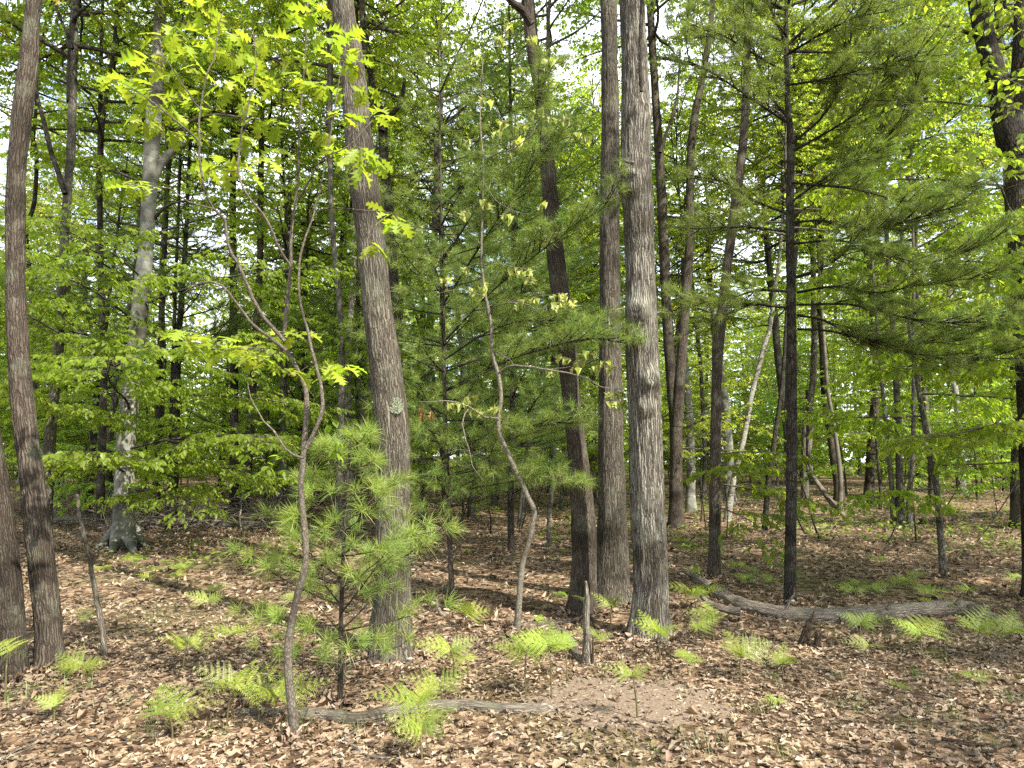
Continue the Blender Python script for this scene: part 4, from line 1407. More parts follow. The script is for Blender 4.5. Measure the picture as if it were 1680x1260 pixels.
r8, b8, P8 = front_tree('oak_sapling', 'crooked young oak with bright lobed leaves rising beside the pine sapling', 'tree',
    slim([(487, 1211, 30), (480, 1170, 25), (473, 1100, 22), (474, 1050, 21), (487, 980, 19), (501, 930, 18), (500, 870, 18), (494, 810, 17), (497, 760, 16), (500, 719, 15), (503, 654, 13), (497, 627, 12), (483, 597, 11), (469, 572, 11), (467, 553, 10), (472, 487, 9), (477, 437, 9), (478, 383, 8), (488, 300, 7), (492, 200, 6), (500, 100, 5), (505, 0, 4)], .64),
    4.6, 'twig_bark', 26, .03, .0022, (.012, .06, 4, 0), None, [(.93, 4.4, (.03, .04), .01), (1.05, 3.4, (.03, .04), .012)], 20)
Y8 = b8[1]
skel = [P8[k] + (P8[k + 1] - P8[k]) * t for k in range(len(P8) // 2, len(P8) - 1) for t in (0, .5)]
for pts, Y, ra, rb_ in (
        ([(502, 735), (513, 717), (527, 685), (529, 663), (525, 627), (516, 590), (507, 553), (493, 500), (490, 450), (497, 400), (515, 350), (533, 273), (545, 200), (560, 110)], 3.86, .0135, .003),
        ([(467, 560), (440, 530), (415, 490), (398, 450), (373, 400), (370, 360), (350, 343), (333, 300), (327, 233), (333, 150), (353, 83), (365, 20)], [3.87, 3.85, 3.8, 3.75, 3.7, 3.68, 3.66, 3.64, 3.6, 3.6, 3.6, 3.6], .012, .003),
        ([(470, 575), (440, 552), (410, 527), (385, 495), (362, 468), (330, 462), (300, 480)], [3.87, 3.84, 3.8, 3.75, 3.72, 3.7, 3.7], .012, .003),
        ([(498, 752), (470, 738), (448, 705), (432, 690), (412, 650), (404, 620)], [3.87, 3.9, 3.95, 4, 4, 4], .008, .002),
        ([(477, 437), (455, 400), (430, 350), (405, 320), (390, 280), (395, 230), (405, 180), (420, 110), (415, 50)], [3.87, 3.8, 3.75, 3.7, 3.7, 3.7, 3.7, 3.7, 3.7], .009, .003),
        ([(488, 330), (505, 300), (530, 260), (570, 240), (610, 200)], [3.87, 3.8, 3.75, 3.7, 3.7], .007, .002),
        ([(515, 350), (545, 340), (590, 345), (640, 350)], [3.87, 3.85, 3.8, 3.8], .005, .002),
        ([(350, 343), (310, 330), (280, 310), (240, 305), (205, 300)], [3.66, 3.6, 3.55, 3.5, 3.5], .005, .002),
        ([(327, 233), (290, 200), (260, 175), (225, 150), (190, 130)], [3.6, 3.5, 3.45, 3.4, 3.4], .006, .002),
        ([(330, 180), (300, 140), (275, 100), (250, 70)], [3.6, 3.55, 3.5, 3.5], .005, .002)):
    skel += list(branch_px(r8, b8, pts, Y, ra, rb_, 'twig_bark', 'branch', .06, 6, .003)[2:])
CL = [(240, 95), (265, 60), (290, 120), (310, 75), (215, 130), (190, 132), (250, 150), (280, 168), (300, 160), (235, 185), (310, 215), (270, 205), (345, 60), (380, 50), (330, 20), (375, 85),
      (410, 90), (420, 120), (360, 275), (390, 270), (345, 272), (440, 262), (460, 245), (400, 220), (420, 195), (455, 200), (500, 130), (490, 20), (520, 15), (540, 60), (560, 100), (585, 100),
      (600, 140), (612, 190), (560, 190), (530, 215), (545, 250), (590, 240), (620, 260), (640, 352), (655, 362), (610, 402), (590, 270), (205, 298), (225, 305), (285, 40),
      (300, 547), (330, 550), (355, 560), (400, 572), (420, 580), (435, 590), (365, 575), (460, 545), (490, 545), (485, 605), (540, 605), (556, 598), (530, 598), (320, 110), (370, 130), (350, 180), (440, 60), (460, 150), (395, 160), (570, 60), (535, 140), (480, 90)]
tg = []
for (x, y) in CL:
    Y = Y8 - .25 + rs.uniform(-.28, .2) if y < 420 else Y8 - .05 + rs.uniform(-.12, .12)
    tg.append(at(x, y, Y) - b8)
tg = np.array(tg)
ends = connect(r8, np.array(skel), tg)
leaf_parts(r8, clusters(tg, ends, (5, 7), .09, .155, .35, np.random.default_rng(61)), OAK, 'oak_leaf', 300, rest='crown', owners=clusters.own)
# small bright leaves of a shoot growing at its fork
tg = np.array([at(x, y, Y8 + .15) - b8 for x, y in ((405, 745), (420, 735), (432, 755), (440, 765), (462, 748), (470, 770), (425, 770), (545, 690), (555, 720), (560, 700), (550, 740))])
ends = connect(r8, np.array(skel), tg, .0018)
leaf_parts(r8, clusters(tg, ends, (3, 5), .045, .075, .6, np.random.default_rng(62)), [OVAL], 'beech_leaf', 60, rest='crown', owners=clusters.own)

r14, b14, P14 = front_tree('oak_sapling', 'pale crooked sapling with drooping pale young leaves before the white pine', 'tree',
    slim([(847, 1038, 22), (852, 983, 19), (857, 927, 18), (869, 883, 16), (877, 842, 15), (866, 815, 15), (850, 780, 15), (833, 743, 15), (818, 703, 13), (822, 653, 12), (817, 613, 12), (808, 580, 10), (805, 530, 10), (797, 487, 9), (791, 440, 8), (790, 400, 6), (792, 330, 6), (793, 267, 5), (788, 200, 4), (790, 133, 3), (795, 60, 2)], .56),
    5.4, 'pale_twig', 24, .035, .002, (.012, .06, 4, 0), None, [(1.02, 4.6, (.04, .05), .012)], 22)
Y14 = b14[1]
skel = [P14[k] + (P14[k + 1] - P14[k]) * t for k in range(8, len(P14) - 1) for t in (0, .5)]
for pts, Y, ra, rb_ in (
        ([(817, 613), (830, 603), (845, 600), (870, 602), (930, 612), (965, 622), (985, 634), (1005, 638)], [6.25, 6.2, 6.15, 6.1, 6.0, 5.95, 5.9, 5.9], .012, .003),
        ([(843, 600), (838, 590), (825, 583), (815, 575)], 6.2, .005, .003),
        ([(817, 686), (795, 684), (775, 671), (762, 664), (735, 658), (700, 660), (680, 660)], [6.25, 6.2, 6.15, 6.1, 6, 5.95, 5.95], .010, .002),
        ([(768, 672), (759, 688), (764, 720), (772, 745), (775, 765), (792, 786)], [6.1, 6.05, 6, 6, 6, 6], .007, .002),
        ([(774, 762), (755, 764), (738, 750)], 6.0, .003, .0015), ([(772, 748), (788, 742), (800, 748)], 6.0, .003, .0015), ([(770, 740), (750, 738), (728, 746)], 6.0, .003, .0015),
        ([(802, 517), (812, 503), (835, 497), (866, 500), (882, 509), (900, 498)], [6.25, 6.2, 6.1, 6.0, 5.95, 5.95], .008, .002),
        ([(797, 488), (780, 482), (755, 474), (722, 481)], [6.25, 6.2, 6.15, 6.1], .005, .002),
        ([(791, 438), (805, 431), (822, 433), (850, 440), (880, 445)], [6.25, 6.2, 6.1, 6, 6], .005, .002),
        ([(793, 262), (820, 250), (845, 243), (870, 222), (885, 200), (905, 190), (940, 205)], [6.25, 6.2, 6.1, 6, 6, 5.9, 5.9], .006, .002),
        ([(793, 300), (815, 330), (840, 345), (870, 350), (890, 335)], [6.25, 6.2, 6.1, 6, 6], .004, .002),
        ([(820, 700), (830, 690), (835, 683)], 6.2, .006, .003)):
    skel += list(branch_px(r14, b14, pts, Y, ra, rb_, 'pale_twig', 'branch', .06, 6, .003)[1:])
CL = [(1005, 642), (1020, 640), (1028, 655), (1010, 658), (990, 592), (1000, 600), (975, 600), (950, 590), (940, 600), (925, 585), (905, 605), (1030, 612), (965, 580), (750, 662), (765, 655), (780, 668), (800, 672), (815, 668), (770, 648), (745, 660),
      (850, 492), (877, 488), (915, 482), (930, 488), (940, 492), (918, 497), (785, 473), (795, 462), (840, 440), (855, 445), (875, 452), (868, 440), (730, 455), (765, 440), (880, 180), (905, 190), (925, 195), (945, 215), (960, 225), (855, 205), (840, 250),
      (825, 200), (815, 215), (845, 228), (830, 350), (885, 335), (800, 330), (765, 345), (770, 230), (800, 160), (780, 100), (850, 110), (820, 60), (835, 40), (900, 95), (870, 60)]
tg = np.array([at(x, y, Y14 - .2 + rs.uniform(-.18, .12)) - b14 for x, y in CL])
ends = connect(r14, np.array(skel), tg, .002, 'pale_twig')
leaf_parts(r14, clusters(tg, ends, (3, 5), .06, .10, 1.3, np.random.default_rng(63)), YOUNG, 'young_leaf', 300, rest='crown', owners=clusters.own)
mb = MB()
mb.add(*lobed(OAKP_LOW, 2.2, -.8, .2))
dl = mb.mesh('dead_leaf', M['dead_leaf'], True)
for (x, y) in ((688, 676), (692, 684), (707, 682)):
    obj('dead_leaf', dl, r14, mw=mat_of(at(x, y - 8, 5.95) - b14, np.array([.1, 0, -1]), np.array([rs.normal(0, .3), -1, .1]), .085))['label'] = 'orange brown withered leaf'

# leaning dead stick by the bowed trunk
b = onground(172, 1073)
o = thing('dead_sapling', 'thin bare dead stick leaning before the silver beech', 'stick', b)
branch_px(o, b, [(172, 1078), (168, 1035), (162, 1000), (153, 957), (147, 915), (139, 880), (130, 845), (127, 812)], [b[1]] * 8, .026, .012, 'dead_wood', 'stem', .05, 9, .003)

# ------------------------------------------------------------------ logs, stumps and sticks
def lying(name, label, cat, px, r, mat='dead_wood', seg=18, step=.03, amp=.006, lift=.35, group=None, w=.02):
    P = [onground(x, y) for x, y in px]
    base = P[len(P) // 2].copy()
    root = thing(name, label, cat, base, group)
    r = np.interp(np.arange(len(P)), np.linspace(0, len(P) - 1, len(r)), r)
    Q = np.array([p - base + (0, 0, r[k] * lift) for k, p in enumerate(P)])
    p, rr = spline(Q, r, step)
    mb = MB()
    tube(mb, p, rr, seg, rough_disp(amp, w, 8, None, len(px)), True)
    obj('trunk', mb.mesh('trunk', M[mat], True, True), root)
    return root, base


rl, bl_ = lying('fallen_log', 'long weathered grey log with raised bend lying past the dark pine', 'log',
    [(1138, 948), (1165, 970), (1205, 993), (1260, 1010), (1340, 1018), (1440, 1015), (1520, 1008), (1590, 1007), (1625, 1022), (1670, 1040), (1730, 1058)], [.06, .085, .095, .09, .085, .075, .07], 'dead_wood', 34, .025, .018)
branch_px(rl, bl_, [(1166, 962), (1150, 952), (1138, 944), (1126, 940)], [8.0, 8.1, 8.2, 8.3], .05, .02, 'dead_wood', 'branch', .05, 9)
for px, dd in (([(1290, 1000), (1296, 985), (1304, 972)], 7.0), ([(1455, 1000), (1462, 990), (1466, 984)], 7.0), ([(1395, 1012), (1402, 1026), (1408, 1034)], 6.75), ([(1568, 992), (1576, 982), (1580, 972)], 7.05)):
    branch_px(rl, bl_, px, dd, .022, .006, 'dead_wood', 'branch_stub', .02, 7, .003)
branch_px(rl, bl_, [(1215, 1004), (1190, 1000), (1165, 990), (1150, 978)], [6.9, 6.95, 7.0, 7.1], .045, .02, 'dead_wood', 'branch', .05, 9)
lying('fallen_log', 'slim grey log lying on sunlit leaves across the oak sapling foot', 'log',
    [(388, 1172), (450, 1174), (520, 1176), (585, 1184), (635, 1176), (690, 1166), (760, 1163), (840, 1168), (908, 1166)], [.022, .03, .04, .045, .042, .038, .04, .028], 'dead_wood', 22, .025, .011)
lying('fallen_log', 'grey log lying along the back of the brush pile', 'log',
    [(60, 856), (130, 860), (220, 864), (320, 864), (410, 866), (490, 866)], [.12, .13, .12, .10], 'dead_wood', 16, .1, .012)
lying('fallen_log', 'dark log lying among far trunks behind the bent sapling', 'log', [(1510, 860), (1570, 852), (1640, 846), (1700, 845)], [.09, .1, .1], 'rotten_wood', 14, .1, .012)
lying('fallen_log', 'curved broken pale bough piece beside the spike stump', 'log', [(905, 1030), (928, 1042), (938, 1060), (945, 1076), (958, 1090)], [.02, .03, .036, .034, .02], 'dead_wood', 14, .03, .006)
lying('fallen_branch', 'mossy brown branch piece behind the fern clump', 'branch', [(838, 1033), (870, 1028), (905, 1026), (925, 1022)], [.02, .03, .03, .015], 'dead_wood', 10, .04, .005)

# upright splinter of a dead stem
b = onground(964, 1088)
root = thing('spike_stump', 'tall pointed grey splinter stump standing by the pale knotty oak', 'stump', b)
mb = MB()
P, R = spline([at(x, y, b[1]) - b for x, y in ((966, 1095), (964, 1075), (963, 1050), (962, 1020), (963, 990), (962, 968), (961, 953))], [.055, .042, .030, .027, .022, .013, .003], .015)
tube(mb, P, R, 22, rough_disp(.007, .018, 12, (.02, .05, 5, 0), 31))
obj('stem', mb.mesh('stem', M['dead_wood'], True, True), root)
for (px, nm) in (([(972, 1088), (973, 1060), (972, 1042)], .012), ([(956, 1092), (955, 1078), (957, 1068)], .012)):
    branch_px(root, b, px, b[1] - .05, nm, .003, 'rotten_wood', 'splinter', .02, 6)
b = onground(1322, 1057)
root = thing('spike_stump', 'dark horn shaped rotten stump before the long fallen log', 'stump', b)
branch_px(root, b, [(1318, 1062), (1322, 1040), (1329, 1020), (1337, 1000)], b[1], .055, .006, 'rotten_wood', 'stem', .02, 14, .003)
b = onground(1342, 1064)
root = thing('stump', 'short blunt brown stump beside the horn shaped stump', 'stump', b)
branch_px(root, b, [(1341, 1066), (1342, 1050), (1343, 1036)], b[1], .032, .028, 'rotten_wood', 'stem', .02, 12, .003)
b = onground(724, 1010)
root = thing('stump', 'small curved stub sticking up behind the ferns near the curving oak', 'stump', b)
branch_px(root, b, [(734, 1012), (724, 1006), (718, 996), (716, 982)], b[1], .03, .012, 'dead_wood', 'stem', .02, 10, .002)

STICKS = [
    ('pale thin stick lying by the mossy trunk foot', [(0, 1246), (40, 1225), (75, 1203), (110, 1184)], .009, 'dead_wood'),
    ('second pale stick crossing beside the mossy trunk foot', [(20, 1240), (60, 1222), (95, 1198)], .007, 'dead_wood'),
    ('dark rotting branch lying in the bare sunlit litter', [(1545, 1216), (1590, 1222), (1640, 1226), (1700, 1222)], .016, 'rotten_wood'),
    ('pale stick end lying beside the fern at the log bend', [(1625, 1078), (1655, 1072), (1690, 1066)], .014, 'dead_wood'),
    ('thin curved stick lying before the slim grey log', [(560, 1210), (580, 1226), (610, 1242), (660, 1246)], .010, 'dead_wood'),
    ('thin pale twig slanting over the slim grey log', [(565, 1208), (595, 1192), (625, 1175), (640, 1162)], .006, 'dead_wood'),
    ('dark buried branch near the leaning brown trunk', [(10, 1172), (60, 1172), (100, 1176), (120, 1188)], .02, 'rotten_wood'),
    ('thin stick on the litter near the small upright fern', [(1395, 1146), (1430, 1138), (1455, 1132)], .008, 'dead_wood'),
    ('thin twig curved on bare soil before the pale knotty oak', [(955, 1134), (990, 1138), (1040, 1136)], .006, 'rotten_wood'),
    ('mossy root like branch reaching from the pale knotty oak', [(985, 1058), (1020, 1056), (1050, 1062), (1075, 1082)], .016, 'rotten_wood'),
    ('pale stick lying on shaded leaves beyond the small ferns', [(210, 925), (235, 918), (260, 920)], .016, 'dead_wood'),
    ('dark stick lying in the shade before the dark slim oak', [(720, 968), (800, 966), (880, 964)], .010, 'rotten_wood'),
    ('branching dead twig beside the long fallen log', [(1195, 962), (1230, 955), (1260, 948)], .014, 'dead_wood'),
]
for lab, px, r, m in STICKS:
    root, base = lying('stick', lab, 'stick', px, [r, r * 1.1, r * .6], m, 8, .04, r * .15)
b = onground(150, 1190)
root = thing('stick', 'dark upright curling twig near the front fern fronds', 'stick', b)
branch_px(root, b, [(150, 1192), (157, 1178), (158, 1165), (165, 1152), (174, 1135)], b[1], .010, .003, 'rotten_wood', 'stem', .03, 6, .002)

# brush pile of dead branches under the dark trunks
rbp = np.random.default_rng(83)
for k in range(64):
    x = rbp.uniform(70, 500)
    y = rbp.uniform(846, 878)
    b = onground(x, y)
    root = thing('dead_branch', 'grey bare dead branch tangled in the brush pile', 'branch', b, 'dead branches of the brush pile')
    a = rbp.uniform(0, 6.283)
    P = limb_path((0, 0, .05), (math.cos(a), math.sin(a) * .6, rbp.uniform(.05, .9)), rbp.uniform(1.0, 2.6), -.6, rbp, 8, .12)
    mb = MB()
    tube(mb, P, np.linspace(rbp.uniform(.016, .038), .006, len(P)), 6)
    main = mb.mesh('stem', M['dead_wood'], True, True)
    obj('stem', main, root)
    for q in range(6):
        mb = MB()
        s = P[2 + q % (len(P) - 2)]
        tube(mb, limb_path(s, nrm(rbp.normal(0, 1, 3) + (math.cos(a), math.sin(a), .2)), rbp.uniform(.3, .8), -.4, rbp, 5, .2), np.linspace(.011, .004, 6), 4)
        obj('twig', mb.mesh('twig', M['dead_wood'], True, True), root)

MARKS = sorted([(b2[0] / b2[1], 'thick leaning trunk'), (b1[0] / b1[1], 'bowed brown trunk'), (b4[0] / b4[1], 'silver beech'), (b8[0] / b8[1], 'bright oak sapling'), (b10[0] / b10[1], 'curving oak'),
                (b14[0] / b14[1], 'pale crooked sapling'), (b15[0] / b15[1], 'dark slim oak'), (b17[0] / b17[1], 'pale knotty oak'), (TR[9][1][0] / TR[9][1][1], 'kinked trunk'), (b21[0] / b21[1], 'dark pine'),
                (TR[12][1][0] / TR[12][1][1], 'bent sapling'), (TR[13][1][0] / TR[13][1][1], 'massive forked trunk')])


def where(x, y):
    q = x / y
    far = 'close behind' if y < 23 else 'well behind' if y < 36 else 'far behind'
    lo = [m for a, m in MARKS if a <= q]
    hi = [m for a, m in MARKS if a > q]
    if not lo:
        return f'{far} and outside the {hi[0]}'
    if not hi:
        return f'{far} and outside the {lo[-1]}'
    return f'{far} the gap between {lo[-1]} and {hi[0]}'


mb = MB()
for b, P, rad, n in ((b17, P17, .20, 170), (b16, P16, .20, 130), (b15, P15, .14, 100), (b10, P10, .2, 170), (b1, P1, .14, 120), (b2, P2, .18, 120), (b21, P21, .08, 70), (b8, P8, .04, 50), (b14, P14, .05, 50), (b9, P9, .02, 30), (b4, P4, .3, 80), (TR[9][1], TR[9][2], .1, 60), (TR[12][1], TR[12][2], .06, 40), (TR[19][1], TR[19][2], .04, 40)):
    a = rs.uniform(0, 6.283, n)
    q = rad * 1.02 + np.abs(rs.normal(0, .09, n))
    p = np.stack([b[0] + np.cos(a) * q, b[1] + np.sin(a) * q, 0 * a], 1)
    p[:, 2] = ground_z(p[:, 0], p[:, 1]) + .01 + .07 * np.exp(-(q - rad) / .05) * rs.uniform(.2, 1, n)
    a2 = rs.uniform(0, 6.283, n)
    D = np.stack([np.cos(a2), np.sin(a2), rs.normal(0, .4, n)], 1)
    U = np.stack([np.cos(a) * .6 + rs.normal(0, .3, n), np.sin(a) * .6 + rs.normal(0, .3, n), np.ones(n)], 1)
    for k, tm in enumerate(DRY):
        s = np.arange(n) % len(DRY) == k
        stamp(mb, tm, p[s], D[s], U[s], rs.uniform(.04, .085, s.sum()))
tag(obj('leaf_drift', mb.mesh('leaf_drift', M['litter'])), 'dry leaves banked up against the feet of the trunks', 'leaf litter', None, 'stuff')

# ------------------------------------------------------------------ bracken
def frond_mesh(seed, n=13, droop=.30):
    """a triangular bracken blade: rachis, tapering pinnae, each with leaflets. Unit length along y."""
    r = np.random.default_rng(seed)
    mb = MB()
    ts = np.linspace(.06, .97, n)
    rach = lambda t: np.array([0, t, .10 * t - droop * t * t])
    pos, D, U, S = [], [], [], []
    tube(mb, np.array([rach(t) for t in np.linspace(0, 1, 8)]), np.linspace(.010, .002, 8), 4)
    for k, t in enumerate(ts):
        L = (.60 * (1 - t) ** .9 + .03) * r.uniform(.92, 1.08)
        for sgn in (-1, 1):
            b = rach(t)
            a = math.radians(r.normal(56 - 12 * t, 3))
            d = np.array([sgn * math.sin(a), math.cos(a), r.normal(-.02, .05)])
            m = max(3, int(L / .036))
            for q in range(m):
                u = (q + .5) / m
                w = (.08 * (1 - u) ** .7 + .014) * (.45 + .55 * L / .6)
                pp = b + d * L * u + np.array([0, 0, -.25 * L * u * u])
                for s2 in (-1, 1):
                    c = nrm(np.array([d[0] * .5 - s2 * d[1], d[1] * .5 + s2 * d[0], d[2] - .05 + r.normal(0, .06)]))
                    pos.append(pp)
                    D.append(c)
                    U.append(nrm(np.array([0, 0, 1.0]) + r.normal(0, .08, 3)))
                    S.append(w * r.uniform(.9, 1.1))
            e = b + d * L + (0, 0, -.25 * L)
            mb.add(np.array([b + (0, .007, 0), b - (0, .007, 0), e]), [(0, 1, 2)])
    stamp(mb, arr([(0, 0, 0), (-.24, .25, .0), (0, 1, -.05), (.24, .25, .0)], [(0, 3, 2), (0, 2, 1)]), np.array(pos), np.array(D), np.array(U), np.array(S))
    return mb.mesh('frond', M['fern'])


FROND = [frond_mesh(700 + k, 8 - k % 2, d) for k, d in enumerate((.25, .4, .15, .35, .5))]


def stem_mesh():
    mb = MB()
    tube(mb, np.array([(0, 0, -.03), (0.004, 0, .3), (.012, .006, .65), (.03, 0, 1)]), [.009, .008, .007, .005], 5)
    return mb.mesh('stem', M['fern_stem'], True)


STEM = stem_mesh()
rf = np.random.default_rng(90)


def fern(label, fx, fy, by, wpx, nfr=3, up=.25, group=None, name='bracken_fern'):
    """fx, fy: middle of the blades in the picture; by: where the stem meets the ground; wpx: spread"""
    b = onground(fx, by)
    root = thing(name, label, 'fern', b, group)
    Y = b[1]
    h = max(.06, (by - fy) / F * Y)
    size = pxw(wpx, Y) * .74
    a0 = rf.uniform(0, 6.28)
    hh = h * .85
    obj('stem', STEM, root, mw=Matrix.Rotation(a0, 4, 'Z') @ Matrix.Diagonal((.8, .8, hh, 1)))
    tip = Matrix.Rotation(a0, 4, 'Z') @ Matrix.Diagonal((.8, .8, hh, 1)) @ Vector((.03, 0, 1))
    nfr = min(nfr, 4)
    for k in range(nfr):
        a = a0 + k * 6.283 / max(nfr, 2) * .85 + rf.normal(0, .25)
        d = np.array([math.cos(a), math.sin(a) * .8, up + rf.normal(0, .12)])
        s = size * (1 if k == 0 else rf.uniform(.6, .9))
        lo = np.array([tip[0], tip[1], tip[2]])
        obj('frond', FROND[int(rf.integers(5))], root, mw=mat_of(lo, d, np.array([rf.normal(.1, .25), rf.normal(-.75, .25), 1.0]), s))
    return root


FERNS = [
    ('broad bright bracken fern lying lowest beside the tall drooping fern', 283, 1172, 1212, 130, 3),
    ('tall bracken fern with drooping tips between two broad bright ferns', 372, 1118, 1190, 140, 5),
    ('bracken fern touching the foot of the crooked oak sapling', 447, 1142, 1195, 105, 4),
    ('feathery bracken fern behind the tall drooping front fern', 300, 1055, 1098, 80, 3),
    ('small bracken fern in half shade before the oak sapling stem', 385, 1036, 1062, 55, 3),
    ('low bracken fern beside the dark buried branch', 88, 1158, 1186, 60, 3),
    ('straggly bracken fern at the foot of the bowed brown trunk', 138, 1092, 1112, 75, 4),
    ('bracken frond arching before the thick leaning brown trunk', 8, 1066, 1150, 110, 2),
    ('spindly sunlit bracken fern below the pine sapling tips', 745, 1060, 1115, 80, 3),
    ('small sunlit bracken fern next to the spindly one', 768, 1078, 1110, 55, 2),
    ('bracken fern rising behind the slim grey log', 728, 1125, 1162, 85, 3),
    ('bracken fern growing right over the slim grey log', 690, 1148, 1200, 100, 3),
    ('bright bracken fern in front of the slim grey log', 692, 1200, 1246, 115, 4),
    ('bushiest bracken fern in the clump before the pale crooked sapling', 862, 1065, 1145, 100, 5),
    ('tall stemmed bracken fern within the bushy clump', 905, 1050, 1148, 85, 4),
    ('bracken fern at the clump side near the curved bough piece', 930, 1060, 1118, 60, 3),
    ('bracken frond highest in the clump against the sapling foot', 880, 1015, 1060, 55, 2),
    ('shaded bracken fern beside the small curved stub', 765, 1003, 1030, 75, 4),
    ('dense bracken fern against the foot of the pale knotty oak', 1083, 1035, 1085, 72, 5),
    ('thin bracken fern over bare soil before the pale knotty oak', 1046, 1103, 1182, 68, 3),
    ('bracken fern between the pale knotty oak and the long fallen log', 1142, 1030, 1060, 55, 3),
    ('bracken fern leaning on the forked end of the long fallen log', 1170, 1012, 1050, 70, 3),
    ('darker bracken fern behind the forked log end', 1142, 972, 1000, 70, 4),
    ('tall double bracken fern on the leafy slope before the log', 1215, 1072, 1115, 85, 5),
    ('flat bright bracken fern just beyond the tall double fern', 1285, 1088, 1112, 70, 3),
    ('tiny bracken sprig on the litter below the flat bright fern', 1278, 1148, 1160, 40, 2),
    ('bracken fern standing before the middle of the long fallen log', 1410, 1018, 1062, 62, 4),
    ('low bracken fern under the one before the log middle', 1432, 1056, 1075, 50, 2),
    ('wide flat bracken fern before the thin end of the log', 1512, 1036, 1075, 105, 4),
    ('tall bracken fern at the bend of the long fallen log', 1608, 1030, 1085, 85, 5),
    ('bracken fern draped over the sinking end of the log', 1660, 1035, 1070, 80, 3),
    ('single young upright bracken fern alone on the open litter', 1465, 1122, 1140, 32, 2),
    ('bracken fern behind the log thin end', 1512, 968, 990, 62, 3),
    ('bracken fern peeking above the log beside the wide flat fern', 1530, 990, 1004, 55, 2),
    ('small bracken fern close to the dark pine trunk', 1272, 952, 968, 36, 3),
    ('small bracken fern on shaded litter past the leaning dead stick', 352, 965, 978, 45, 3),
    ('tiny bright bracken fern on shaded litter near the beech', 246, 946, 958, 28, 3),
    ('yellowish bracken sprig rising before the brown oak foot', 1002, 990, 1042, 55, 3),
    ('small yellow bracken sprig beside the spike stump top', 960, 975, 1030, 38, 2),
    ('low bracken fern lying at the spike stump foot', 985, 1046, 1058, 52, 3),
    ('bracken fern half hidden behind the pine sapling', 455, 1005, 1030, 50, 3),
    ('small bracken fern beside the leaning dead stick foot', 150, 1010, 1035, 50, 2),
    ('pale bracken fern between the bare soil and the tall double fern', 1130, 1080, 1108, 50, 3),
    ('very low bracken fern under the wide flat fern', 1590, 1110, 1122, 45, 2),
]
for (lab, fx, fy, by, wpx, n) in FERNS:
    fern(lab, fx, fy, by, wpx, n, .25 if n == 2 else .45)
for k in range(36):
    x, y = rf.uniform(1080, 1680), rf.uniform(862, 985)
    if k % 3 == 0:
        x, y = rf.uniform(150, 950), rf.uniform(905, 1010)
    wv = 38 * (y - 790) / 160
    q = onground(x, y)
    fern('small floor fern ' + where(q[0], q[1] + 12).replace('close', 'just').replace('well', 'just'), x, y - wv * .35, y, max(14, wv), 3, .2, 'small ferns scattered between the trunks', 'fern')

# ------------------------------------------------------------------ the wood behind
placed = [tuple(t[1][:2]) for t in TR] + [(b[0], b[1]) for b in (b17, b16, b15, b10, b1, b2, b4, b21, b14p)]


def free(x, y, dmin):
    return all((x - a) ** 2 + (y - c) ** 2 > dmin * dmin for a, c in placed)


def sample(n, y0, y1, dmin, seed, cond=None):
    r = np.random.default_rng(seed)
    out, tries = [], 0
    while len(out) < n and tries < 6000:
        tries += 1
        y = math.sqrt(r.uniform(y0 ** 2, y1 ** 2))
        x = r.uniform(-1, 1) * (y * .82 + 2.5)
        if free(x, y, dmin) and (cond is None or cond(x, y)):
            placed.append((x, y))
            out.append((x, y, float(ground_z(x, y)[0])))
    return out


def tall_trunk(seed, mat, r0, lean):
    r = np.random.default_rng(seed)
    P = limb_path((0, 0, -.1), (lean, 0, 1), 9.5, .2 * lean, r, 14, .035)
    R = np.linspace(r0, r0 * .5, 15)
    R[0] *= 1.35
    p, rr = spline(P, R, .35)
    mb = MB()
    tube(mb, p, rr, 12, rough_disp(.006, .04, 6, (.03, .2, 4, seed), seed))
    return mb.mesh('trunk', M[mat], True, True), P


TALL = [tall_trunk(401, 'grey_bark', .12, .03), tall_trunk(402, 'brown_bark', .15, -.04), tall_trunk(403, 'dark_bark', .10, .08), tall_trunk(404, 'grey_bark', .09, -.09), tall_trunk(405, 'birch_bark', .08, .05), tall_trunk(406, 'beech_bark', .17, .0)]
TLAB = ['tall grey trunk', 'stout brown trunk', 'slim dark trunk', 'slim grey trunk', 'slim white birch', 'smooth pale beech']
TNAME = ['maple_tree', 'oak_tree', 'maple_tree', 'maple_tree', 'birch_tree', 'beech_tree']
EXTRA = []
for px, Y in ((690, 17), (735, 21), (775, 18.5), (812, 24), (945, 19), (970, 25), (1130, 20), (1105, 24), (1150, 27), (470, 20), (510, 26), (1030, 30)):
    EXTRA.append(((px - 840) / F * Y, Y, float(ground_z((px - 840) / F * Y, Y)[0])))
    placed.append(EXTRA[-1][:2])
for k, (x, y, z) in enumerate(EXTRA + sample(104, 16, 64, 1.8, 501)):
    v = [0, 1, 2, 3, 0, 1, 5, 2, 3, 0, 1, 4][k % 12]
    s = random.uniform(.8, 1.25)
    root = thing(TNAME[v], TLAB[v] + ' ' + where(x, y), 'tree', (x, y, z), 'trees filling the woods behind', random.uniform(0, 6.28), s)
    obj('trunk', TALL[v][0], root)
    put_canopy(root, TALL[v][1], random.uniform(5.6, 8.4), (3, 0, 4, 1, 3, 2, 4)[k % 7], random.uniform(.8, 1.05))
ULAB = ['leafy young maple', 'low layered young beech', 'tall thin young maple', 'leafy beech bush', 'sparse airy young tree']
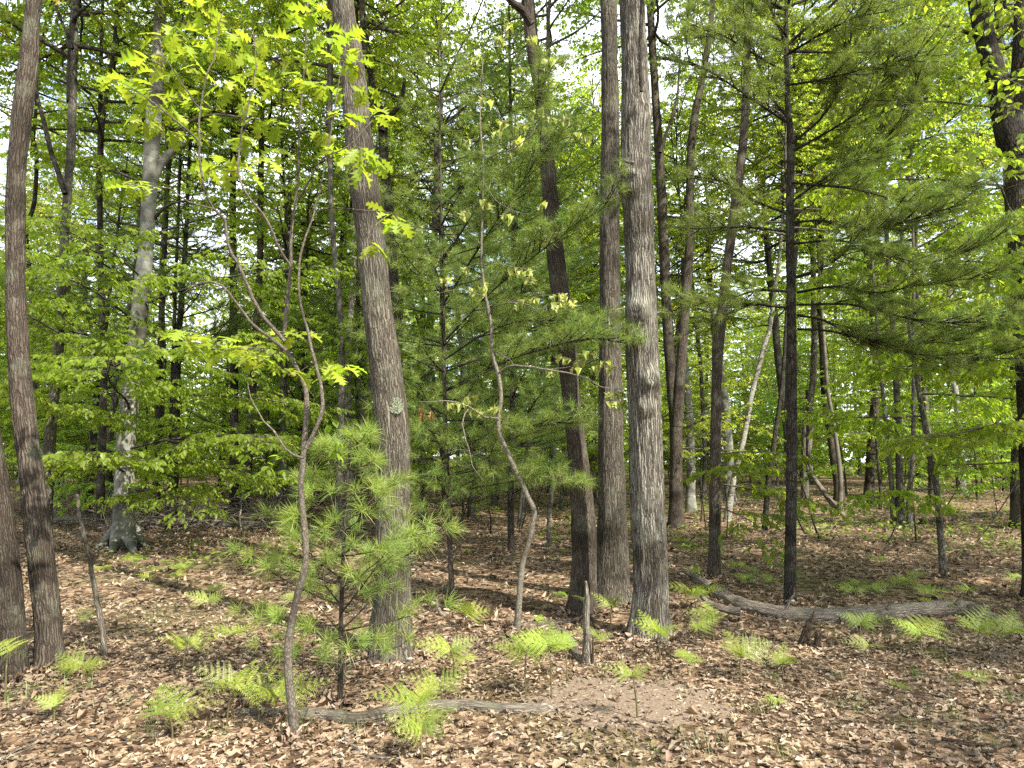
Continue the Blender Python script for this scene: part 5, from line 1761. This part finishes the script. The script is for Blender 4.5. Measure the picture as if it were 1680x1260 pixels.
for k, (x, y, z) in enumerate(sample(185, 14.5, 58, 1.25, 502, lambda x, y: not (y < 19 and -9.5 < x < -4.5))):
    v = [0, 1, 2, 3, 4, 0, 2, 1][k % 8]
    root = thing('young_tree', ULAB[v] + ' ' + where(x, y), 'tree', (x, y, z), 'young leafy trees of the understory', random.uniform(0, 6.28), random.uniform(.8, 1.25))
    for nm, me in zip(('trunk', 'branchwork', 'crown'), UNDER[v]):
        obj(nm, me, root, 'stuff' if nm == 'crown' else None)
for k, (x, y, z) in enumerate(sample(9, 17, 40, 2.2, 503, lambda x, y: x < 2) + [(-6.4, 21, 0), (-8.6, 17.5, 0), (-4.4, 19.5, 0)]):
    root = thing('pine_tree', 'dark dead limbed pine ' + where(x, y), 'tree', (x, y, z), 'dark pines in the shady woods', random.uniform(0, 6.28), random.uniform(.9, 1.2))
    for nm, me in zip(('trunk', 'branchwork', 'crown'), PINE[k % 2]):
        obj(nm, me, root, 'stuff' if nm == 'crown' else None)

# thin bare poles and sprouts near the sunny clearing
rs2 = np.random.default_rng(95)
for k in range(26):
    x, y = (rs2.uniform(1125, 1660), rs2.uniform(838, 895)) if k % 3 else (rs2.uniform(690, 900), rs2.uniform(838, 880))
    b = onground(x, y)
    root = thing('sapling', 'thin bare sprout ' + where(b[0], b[1]), 'sapling', b, 'thin bare sprouts')
    H = rs2.uniform(1.0, 3.2)
    P = limb_path((0, 0, -.05), (rs2.normal(0, .25), rs2.normal(0, .2), 1), H, rs2.uniform(-.2, .4), rs2, 8, .09)
    mb = MB()
    tube(mb, P, np.linspace(rs2.uniform(.012, .024), .004, 9), 6)
    obj('stem', mb.mesh('stem', M['dark_bark'], True, True), root)
    for q in range(3):
        mb = MB()
        tube(mb, limb_path(P[4 + q], (rs2.normal(), rs2.normal(), .6), rs2.uniform(.3, .7), .1, rs2, 4, .15), np.linspace(.006, .002, 5), 4)
        obj('twig', mb.mesh('twig', M['dark_bark'], True, True), root)

# trees standing behind the photographer that dapple the front of the clearing
for k, (x, y, s, v) in enumerate(((11.0, -1.5, 1.0, 4), (13.5, 3.5, 1.1, 0), (16, -3, 1.1, 2))):
    root = thing('maple_tree', 'tall leafy maple standing behind the clearing', 'tree', (x, y, 0), 'trees behind the clearing', k * 1.3, s)
    obj('trunk', TALL[0][0], root)
    put_canopy(root, TALL[0][1], 6.5, v, 1.0)

# far wood that closes the view
mb = MB()
n = 66000
th = rs.uniform(-1.0, 1.0, n)
rad = rs.uniform(62, 88, n)
z = rs.uniform(0, 1, n) ** 1.2 * 17
p = np.stack([np.sin(th) * rad, np.cos(th) * rad, z], 1)
keep = noise3(p / (5, 5, 3.0)) > -.32 + .02 * (z - 8)
p = p[keep]
n = len(p)
stamp(mb, DIAMOND, p, nrm(rs.normal(size=(n, 3))), nrm(rs.normal(size=(n, 3)) + (0, 0, .8)), rs.uniform(.35, .75, n))
tag(obj('distant_woods', mb.mesh('distant_woods', M['canopy_leaf'])), 'green leafy mass of distant woods closing the view between trunks', 'woods', None, 'stuff')
print('objects', len(bpy.data.objects), 'tris', sum(sum(len(q.vertices) - 2 for q in ()) or len(m.polygons) for m in bpy.data.meshes))
